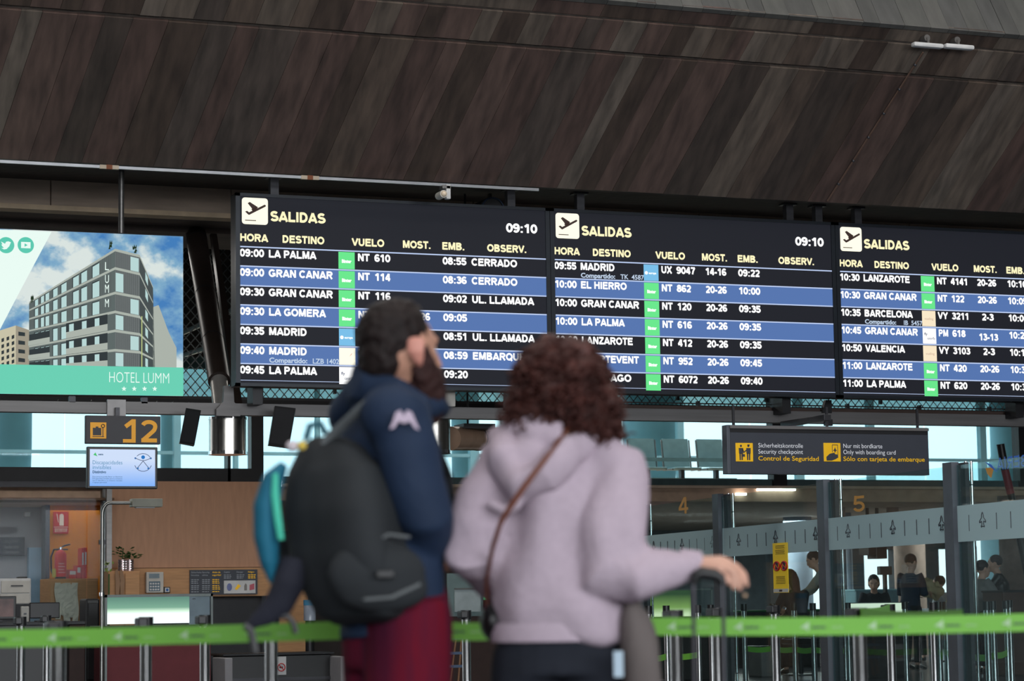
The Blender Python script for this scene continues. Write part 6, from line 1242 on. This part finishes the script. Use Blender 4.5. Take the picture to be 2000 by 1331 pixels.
B().tube([LM(538, 925, -.155), LM(537, 965, -.158), LM(542, 1010, -.158), LM(549, 1055, -.155)], [(.007, .004), (.010, .004), (.010, .004), (.008, .004)], 10, ref=(1, 0, 0)).build('mint_stripe', 'mint', tj, smooth=True, local=True)
ds = thing('dark_jacket', 'dark jacket sleeve and loose straps dangling under the backpack over the belt', 'jacket', root, None, -YAW)
sb = B(); sb.tube([LM(575, 1095, -.1), LM(565, 1140, -.12), LM(545, 1180, -.12), LM(515, 1205, -.12), LM(482, 1226, -.12)], [(.04, .04), (.045, .04), (.042, .03), (.03, .022), (.012, .01)], 14)
solid('sleeve', sb, mat('dark_cloth', (24, 26, 40), .85), ds, .007, 4, fold=.01)
B().tube([LM(478, 1222, -.13), LM(490, 1232, -.13), LM(495, 1258, -.13), LM(498, 1275, -.13)], [(.010, .003)] * 4, 8).build('loose_strap', 'black_plastic', ds, local=True); B().tube([LM(548, 1205, -.13), LM(562, 1204, -.13), LM(573, 1218, -.13), LM(578, 1238, -.13)], [(.008, .003)] * 4, 8).build('loose_strap', 'black_plastic', ds, local=True)

# ---------------------------------------------------------------- the woman with curly hair
D2 = 6.28; rootw = ground(1090, D2); wo = thing('woman', 'woman with auburn curly hair in a pale lilac hoodie, seen from behind', 'person', rootw, None, -YAW); wo.name = 'person'
def LW(px, py, dy=0.): return Ri @ (aD(px, py, D2 + dy) - rootw)
hw = LW(1098, 752, .02); q = R3(math.radians(-8), math.radians(12))
b = B(); P = headshape(b, hw, q, .98); nk = LW(1092, 848, .0)
b.tube([nk - Vector((0, 0, .06)), nk, hw + Vector((0, -.01, -.06))], [.062, .055, .052], 14)
pel = LW(1090, 1215, .03); che = LW(1092, 960, .03)
b.tube([pel - Vector((0, 0, .1)), pel, che, nk - Vector((0, 0, .06))], [(.15, .1), (.14, .1), (.14, .1), (.06, .05)], 16)
shR = LW(1205, 912, .0); elR = LW(1195, 1118, -.1); wrR = LW(1368, 1104, -.06); shL = LW(985, 912, .03); elL = LW(925, 1075, -.03); wrL = LW(975, 1150, .2)
hpR = LW(1150, 1270, .03); hpL = LW(1032, 1270, .03); knR = hpR + Vector((0.01, .02, -.4)); knL = hpL + Vector((-.01, .02, -.4)); anR = knR + Vector((0, -.02, -.4)); anL = knL + Vector((0, -.02, -.4)); anR.z = anL.z = .09
b.tube([shR, elR, wrR], [.042, .036, .026], 12); b.tube([shL, elL, wrL], [.042, .036, .026], 12)
hand(b, wrL, wrL - elL, Vector((1, 0, 0)), .95, .6, 1)
for hp, kn, an in ((hpR, knR, anR), (hpL, knL, anL)): b.tube([hp, kn, an], [.078, .052, .036], 12); b.tube([an, an + Vector((0, .02, -.05)), an + Vector((0, .15, -.06))], [.035, .038, .03], 10)
# right hand: palm down over the handle, index reaching forward and bending down
w = wrR; rr = 1.08
b.tube([w - Vector((.03, 0, 0)), w + Vector((.02, -.01, -.002)), w + Vector((.05, -.015, -.004)), w + Vector((.075, -.015, -.01))], [(.026, .022), (.034, .024), (.040, .026), (.036, .022)], 14, ref=(0, 1, .3))
for (y0, z0, segs) in ((.022, .004, ((.030, -.006), (.024, -.022), (.010, -.026))), (.004, .006, ((.034, -.006), (.026, -.024), (.006, -.032))), (-.016, .002, ((.030, -.012), (.016, -.030), (-.006, -.026))), (-.034, -.006, ((.022, -.012), (.008, -.026), (-.010, -.018)))):
    segs = [(a_ * .78, c_ * .95) for a_, c_ in segs]; p = w + Vector((.062, y0 - .012, z0 - .004)); pts = [p]
    for dx, dz in segs: pts.append(pts[-1] + Vector((dx, -.002, dz)) * 1.05)
    b.tube(pts, [.0105, .0098, .009, .0075], 8, ref=(0, 1, 0))
p = w + Vector((.018, -.03, -.015)); b.tube([p, p + Vector((.026, -.016, -.02)), p + Vector((.052, -.016, -.03)), p + Vector((.074, -.008, -.034))], [.014, .012, .0105, .0085], 8, ref=(0, 1, 0))
solid('body', b, 'skin', wo, .0055, 2)
face_parts(P, q, .98, wo, 'hair_auburn')
hd = B(); tor = [LW(1085, 1248, .03), LW(1085, 1225, .03), LW(1086, 1190, .03), LW(1090, 1110, .03), LW(1092, 1020, .03), LW(1092, 950, .02), LW(1092, 905, .015), LW(1092, 872, .01), LW(1090, 852, .0)]
hd.tube(tor, [(.172, .132), (.176, .136), (.184, .142), (.178, .135), (.17, .125), (.165, .12), (.15, .11), (.11, .09), (.075, .07)], 30)
hd.tube([LW(1150, 905, .01), shR, shR.lerp(elR, .4), shR.lerp(elR, .8), elR + Vector((.0, 0, .0)), elR + Vector((.05, 0, -.015)), elR.lerp(wrR, .55), elR.lerp(wrR, .85), wrR - Vector((.012, 0, 0))], [.07, .078, .086, .088, .087, .078, .056, .044, .037], 18, ref=(0, 1, 0))
hd.tube([LW(1035, 905, .02), shL, shL.lerp(elL, .4), shL.lerp(elL, .8), elL, elL.lerp(wrL, .5), wrL], [.07, .076, .08, .078, .074, .06, .042], 18, ref=(0, 1, 0))
hd.ball(shR + Vector((-.02, 0, .0)), (.085, .08, .075)); hd.ball(shL + Vector((.02, 0, 0)), (.085, .08, .075))
hoodie = solid('hoodie', hd, 'hoodie', wo, .009, 7, fold=.036, fscale=(9, 7, 5), fine=.0015)
# rib of the hem and cuff
rb = B(); c1 = LW(1085, 1232, .03); c2 = LW(1085, 1253, .03)
for k in range(64):
    a_ = 2 * PI * k / 64; r_ = 1 + (.008 if k % 2 else -.004)
    for zz, m_ in ((c1.z + .02, 1.0), (c1.z, 1.01), (c2.z, .985), (c2.z, .93)): rb.v.append(Vector((c1.x + .17 * m_ * r_ * math.cos(a_), c1.y + .132 * m_ * r_ * math.sin(a_), zz)))
for k in range(64):
    for j in range(3): rb.f.append((k * 4 + j, k * 4 + j + 1, ((k + 1) % 64) * 4 + j + 1, ((k + 1) % 64) * 4 + j))
rb.build('hem_rib', 'hoodie', wo, smooth=True, local=True)
B().tube([wrR - Vector((.05, 0, 0)), wrR - Vector((.01, 0, 0)), wrR + Vector((.004, 0, 0))], [.042, .037, .034], 20, ref=(0, 1, 0)).build('cuff_rib', 'hoodie', wo, smooth=True, local=True)
# hood hanging down the back, to the left
ho = B(); ho.tube([LW(985, 862, .03), LW(985, 905, -.06), LW(1020, 948, -.10), LW(1065, 930, -.12), LW(1115, 880, -.10), LW(1150, 868, -.03)], [(.05, .04), (.058, .045), (.060, .045), (.052, .04), (.045, .035), (.035, .03)], 16, ref=(0, 0, 1))
ho.tube([LW(965, 862, .05), LW(1000, 838, .0), LW(1050, 842, -.06), LW(1095, 850, -.07)], [(.03, .03), (.04, .035), (.05, .04), (.03, .03)], 14, ref=(0, 0, 1)); ho.ball(LW(1030, 905, -.07), (.075, .045, .06)); ho.tube([LW(955, 985, -.085), LW(985, 1000, -.11), LW(1020, 985, -.115)], [.012, .016, .012], 10)
solid('hood', ho, 'hoodie', wo, .008, 5, fold=.014, fscale=(9, 9, 12))
tr = B(); tr.tube([pel + Vector((0, 0, .08)), pel - Vector((0, 0, .04)), pel - Vector((0, 0, .14))], [(.14, .10), (.155, .115), (.162, .122)], 20)
for hp, kn, an in ((hpR, knR, anR), (hpL, knL, anL)): tr.tube([hp + Vector((0, 0, .0)), hp.lerp(kn, .5), kn, kn.lerp(an, .5), an + Vector((0, 0, .02))], [.09, .1, .082, .074, .07], 16)
solid('trousers', tr, 'black_denim', wo, .01, 6, fold=.012)
for an in (anR, anL):
    sb = B(); sb.tube([an + Vector((0, -.045, -.045)), an + Vector((0, .03, -.04)), an + Vector((0, .12, -.055)), an + Vector((0, .18, -.065))], [(.036, .036), (.046, .042), (.044, .03), (.026, .018)], 12, ref=(1, 0, 0)); solid('shoe', sb, 'white_paint', wo, .01, 3)
# curls: a rough core plus many short spiral locks
hr = B(); hr.ball(P(0, -.03, .03), (.118, .115, .105), None, 26, 18)
cor = [(1098, 765, .0, .125, .11, .10), (1058, 790, -.01, .085, .08, .085), (1142, 790, -.01, .085, .08, .085), (1030, 818, .02, .055, .055, .055), (1168, 828, .0, .055, .055, .06), (1098, 722, .02, .10, .10, .085)]
for px, py, dy, rx, ry, rz_ in cor: hr.ball(LW(px, py, dy), (rx, ry, rz_), None, 22, 14)
hair = solid('hair', hr, 'hair_auburn', wo, .010, 3, fold=.02, fscale=(28, 28, 28), fine=.006)
rnd = random.Random(3); cb = B(); vs_ = hair.data.vertices; nv = len(vs_)
for i in range(1500):
    v = vs_[rnd.randrange(nv)]; p = v.co.copy(); n_ = v.normal.copy(); ax = (Vector((0, 0, -1)) + n_ * .7 + Vector((rnd.uniform(-.6, .6), rnd.uniform(-.6, .6), rnd.uniform(-.3, .3)))).normalized(); s1 = ax.orthogonal().normalized(); s2 = ax.cross(s1); L = rnd.uniform(.03, .06); r_ = rnd.uniform(.006, .012); ph = rnd.uniform(0, 6.3); tu = rnd.uniform(1.2, 2.2)
    p -= n_ * .01; pts = [p + ax * (L * k / 7) + s1 * (r_ * math.cos(ph + tu * 6.28 * k / 7)) + s2 * (r_ * math.sin(ph + tu * 6.28 * k / 7)) for k in range(8)]
    cb.tube(pts, [.0035] * 7 + [.0012], 4)
cb.build('hair_curls', 'hair_auburn', wo, smooth=2, local=True, kind='stuff')
B().box(LW(1208, 1300, -.12) - Vector((.012, .003, .03)), LW(1208, 1300, -.12) + Vector((.012, .003, .035))).build('pocket_tag', mat('tag_pale', (170, 190, 205), .6), wo, local=True)
# strap and handbag
hb = thing('shoulder_bag', 'brown leather strap crossing the lilac hoodie, with a small black bag at the left hip', 'bag', rootw, None, -YAW)
B().tube([LW(1105, 838, -.06), LW(1090, 862, -.118), LW(1062, 900, -.165), LW(1028, 945, -.178), LW(1000, 985, -.165), LW(978, 1020, -.145), LW(962, 1070, -.11), LW(950, 1130, -.02), LW(950, 1180, .0)], [(.014, .003)] * 9, 8, ref=(.8, 0, .5)).build('strap', 'leather', hb, smooth=True, local=True)
bb = B(); bb.ball(LW(962, 1212, .06), (.035, .09, .055)); solid('pouch', bb, 'black_plastic', hb, .008, 3)
B().tube([LW(950, 1180, .0), LW(948, 1190, .01)], .008, 8).build('ring', 'chrome', hb, local=True)
# suitcase with telescopic handle
su = thing('suitcase', 'wheeled suitcase below the frame, its black telescopic handle held by the woman', 'suitcase', rootw, None, -YAW)
h1 = LW(1354, 1126, -.115); h2 = LW(1412, 1128, -.115); f1 = LW(1358, 1500, -.11); f2 = LW(1416, 1500, -.11)
B().tube([h1 + Vector((-.0, 0, -.02)), h1 + Vector((.006, 0, 0)), h1 + Vector((.02, 0, .008)), h2 + Vector((-.02, 0, .006)), h2 + Vector((-.005, 0, -.002)), h2 + Vector((0, 0, -.02))], [.010, .014, .016, .016, .013, .010], 12, ref=(0, 1, 0)).build('grip', 'black_plastic', su, smooth=True, local=True)
for a_, c_ in ((h1, f1), (h2, f2)): B().tube([a_ + Vector((0, 0, -.01)), c_], .0052, 10).build('handle_tube', mat('tube_dark', (70, 68, 74), .3, .5), su, smooth=True, local=True)
cxm = (f1 + f2) / 2; zt = f1.z + .02
B().bbox((cxm.x - .19, cxm.y - .13, .07), (cxm.x + .19, cxm.y + .13, zt), .03).build('shell', mat('case_grey', (70, 74, 84), .4), su, smooth=True, local=True)
for k in range(6): B().bbox((cxm.x - .17 + k * .06, cxm.y - .137, .12), (cxm.x - .145 + k * .06, cxm.y - .128, zt - .05), .004).build('shell_rib', mat('case_grey', (70, 74, 84)), su, local=True)
for sx in (-1, 1):
    for sy in (-1, 1): B().tube([(cxm.x + sx * .16 - .012, cxm.y + sy * .1, .03), (cxm.x + sx * .16 + .012, cxm.y + sy * .1, .03)], .03, 14, ref=(0, 1, 0)).build('wheel', 'black_plastic', su, smooth=True, local=True)
    
B().tube([(cxm.x - .15, cxm.y, .03), (cxm.x - .15, cxm.y, .08)], .01, 8).build('wheel_fork', 'black_plastic', su, local=True)
# draped taupe coat over the suitcase, right of her hip
ct = thing('draped_coat', 'taupe grey coat draped beside the woman\'s right hip', 'coat', rootw, None, -YAW)
cb = B(); cb.tube([LW(1232, 1165, -.03), LW(1240, 1210, -.03), LW(1250, 1270, -.03), LW(1258, 1340, -.03), LW(1262, 1450, -.03), LW(1262, 1560, -.03)], [(.015, .03), (.036, .05), (.046, .06), (.052, .07), (.06, .08), (.055, .07)], 18, ref=(1, 0, 0))
solid('coat_cloth', cb, 'taupe', ct, .008, 4, fold=.03, fscale=(14, 10, 3))
B().tube([LW(1225, 1175, -.05), LW(1236, 1168, -.03), LW(1246, 1180, -.01)], .012, 8).build('collar', 'taupe', ct, local=True)
# smartphone cord dangling from her fingers
tg = thing('luggage_tag', 'thin dark cord with a small brass tag dangling from the woman\'s fingers', 'tag', rootw, None, -YAW)
B().tube([LW(1442, 1112, -.07), LW(1448, 1140, -.07), LW(1454, 1160, -.07)], .0022, 6).build('cord', 'black_plastic', tg, local=True); B().ball(LW(1455, 1164, -.07), .006).build('tag_disc', mat('brass', (190, 160, 130), .4, .6), tg, smooth=2, local=True)

# ---------------------------------------------------------------- people beyond the glass
def gpt(px, D): q_ = aD(px, 1200, D); return Vector((q_.x, q_.y, 0))
away = -YAW
figure('person', 'standing person in dark navy shirt holding a beige bundle, behind the glass', gpt(1779, 35), away + math.radians(-50), stand(1.64, .02, 'front'), 'navy', 'black_denim', headrot=(0, math.radians(-12)), short=True)
q_ = gpt(1779, 35); fd = Vector((math.sin(YAW + math.radians(50)), math.cos(YAW + math.radians(50)), 0))
bu = thing('cloth_bundle', 'crumpled beige jacket bundle carried by the standing person behind the glass', 'jacket', q_ + fd * .3 + Vector((0, 0, 1.15)))
bb = B(); c_ = q_ + fd * .33 + Vector((0, 0, 1.17)); bb.ball(c_, (.17, .15, .13)); bb.ball(c_ + Vector((.12, -.05, -.05)), (.14, .12, .12)); off_ = bu.location
bb.v = [v - off_ for v in bb.v]; solid('cloth', bb, mat('beige_cloth', (186, 172, 138), .9), bu, .015, 2, fold=.05, fscale=(14, 14, 14))
figure('person', 'person with long brown hair and dark top, sitting behind the yellow notice', gpt(1562, 33.0), away + math.radians(35), sit(1.7, .12, .52), 'black_denim', 'black_denim', 'hair_auburn', hairlen=.22, headrot=(0, math.radians(-22)))
figure('person', 'person in pale grey shirt bending and reaching left beside the middle glass post', gpt(1634, 33.6), away + math.radians(75), stand(1.68, .22, 'reach'), mat('pale_shirt', (150, 148, 138), .85), 'black_denim', headrot=(0, math.radians(-25)))
figure('person', 'dark-haired seated woman facing the hall, head low above the pale counter', gpt(1709, 37.5), away + math.radians(170), sit(1.6, .1, .55), 'black_denim', 'black_denim', hairlen=.06, headrot=(0, math.radians(-20)))
figure('person', 'person in yellow top with arms lowered, just left of the tall right post', gpt(1864, 36.2), away + math.radians(-100), stand(1.62, .1, 'reach'), mat('yellow_shirt', (176, 158, 74), .85), 'black_denim')
figure('person', 'short dark-haired person seated left of the person in yellow, white collar', gpt(1846, 39), away + math.radians(60), sit(1.65, .05, .5), mat('white_top', (175, 180, 188), .85), 'black_denim')
figure('person', 'short-haired man in light grey t-shirt facing right beside the tall right post', gpt(1914, 33), away + math.radians(-70), stand(1.5, .05, 'reach'), mat('tshirt_grey', (124, 122, 122), .85), 'black_denim', short=True)
figure('person', 'man in black facing left, near the right edge behind the glass', gpt(1962, 34.6), away + math.radians(75), stand(1.6, .08, 'reach'), 'black_plastic', 'black_denim')
for px, D in ((1562, 33.0), (1709, 37.5), (1846, 39)):
    q_ = gpt(px, D); t = thing('stool', 'dark stool under the seated person %s' % {1562: 'behind the yellow notice', 1709: 'behind the pale counter', 1846: 'left of the person in yellow'}[px], 'stool', q_, 'stools behind the glass'); B().bbox((q_.x - .2, q_.y - .2, .42), (q_.x + .2, q_.y + .2, .5), .02).build('seat', 'black_plastic', t)
    B().tube([(q_.x, q_.y, 0), (q_.x, q_.y, .43)], .03, 10).build('leg', 'dark_steel', t); B().tube([(q_.x, q_.y, 0), (q_.x, q_.y, .02)], .18, 18).build('foot', 'dark_steel', t)
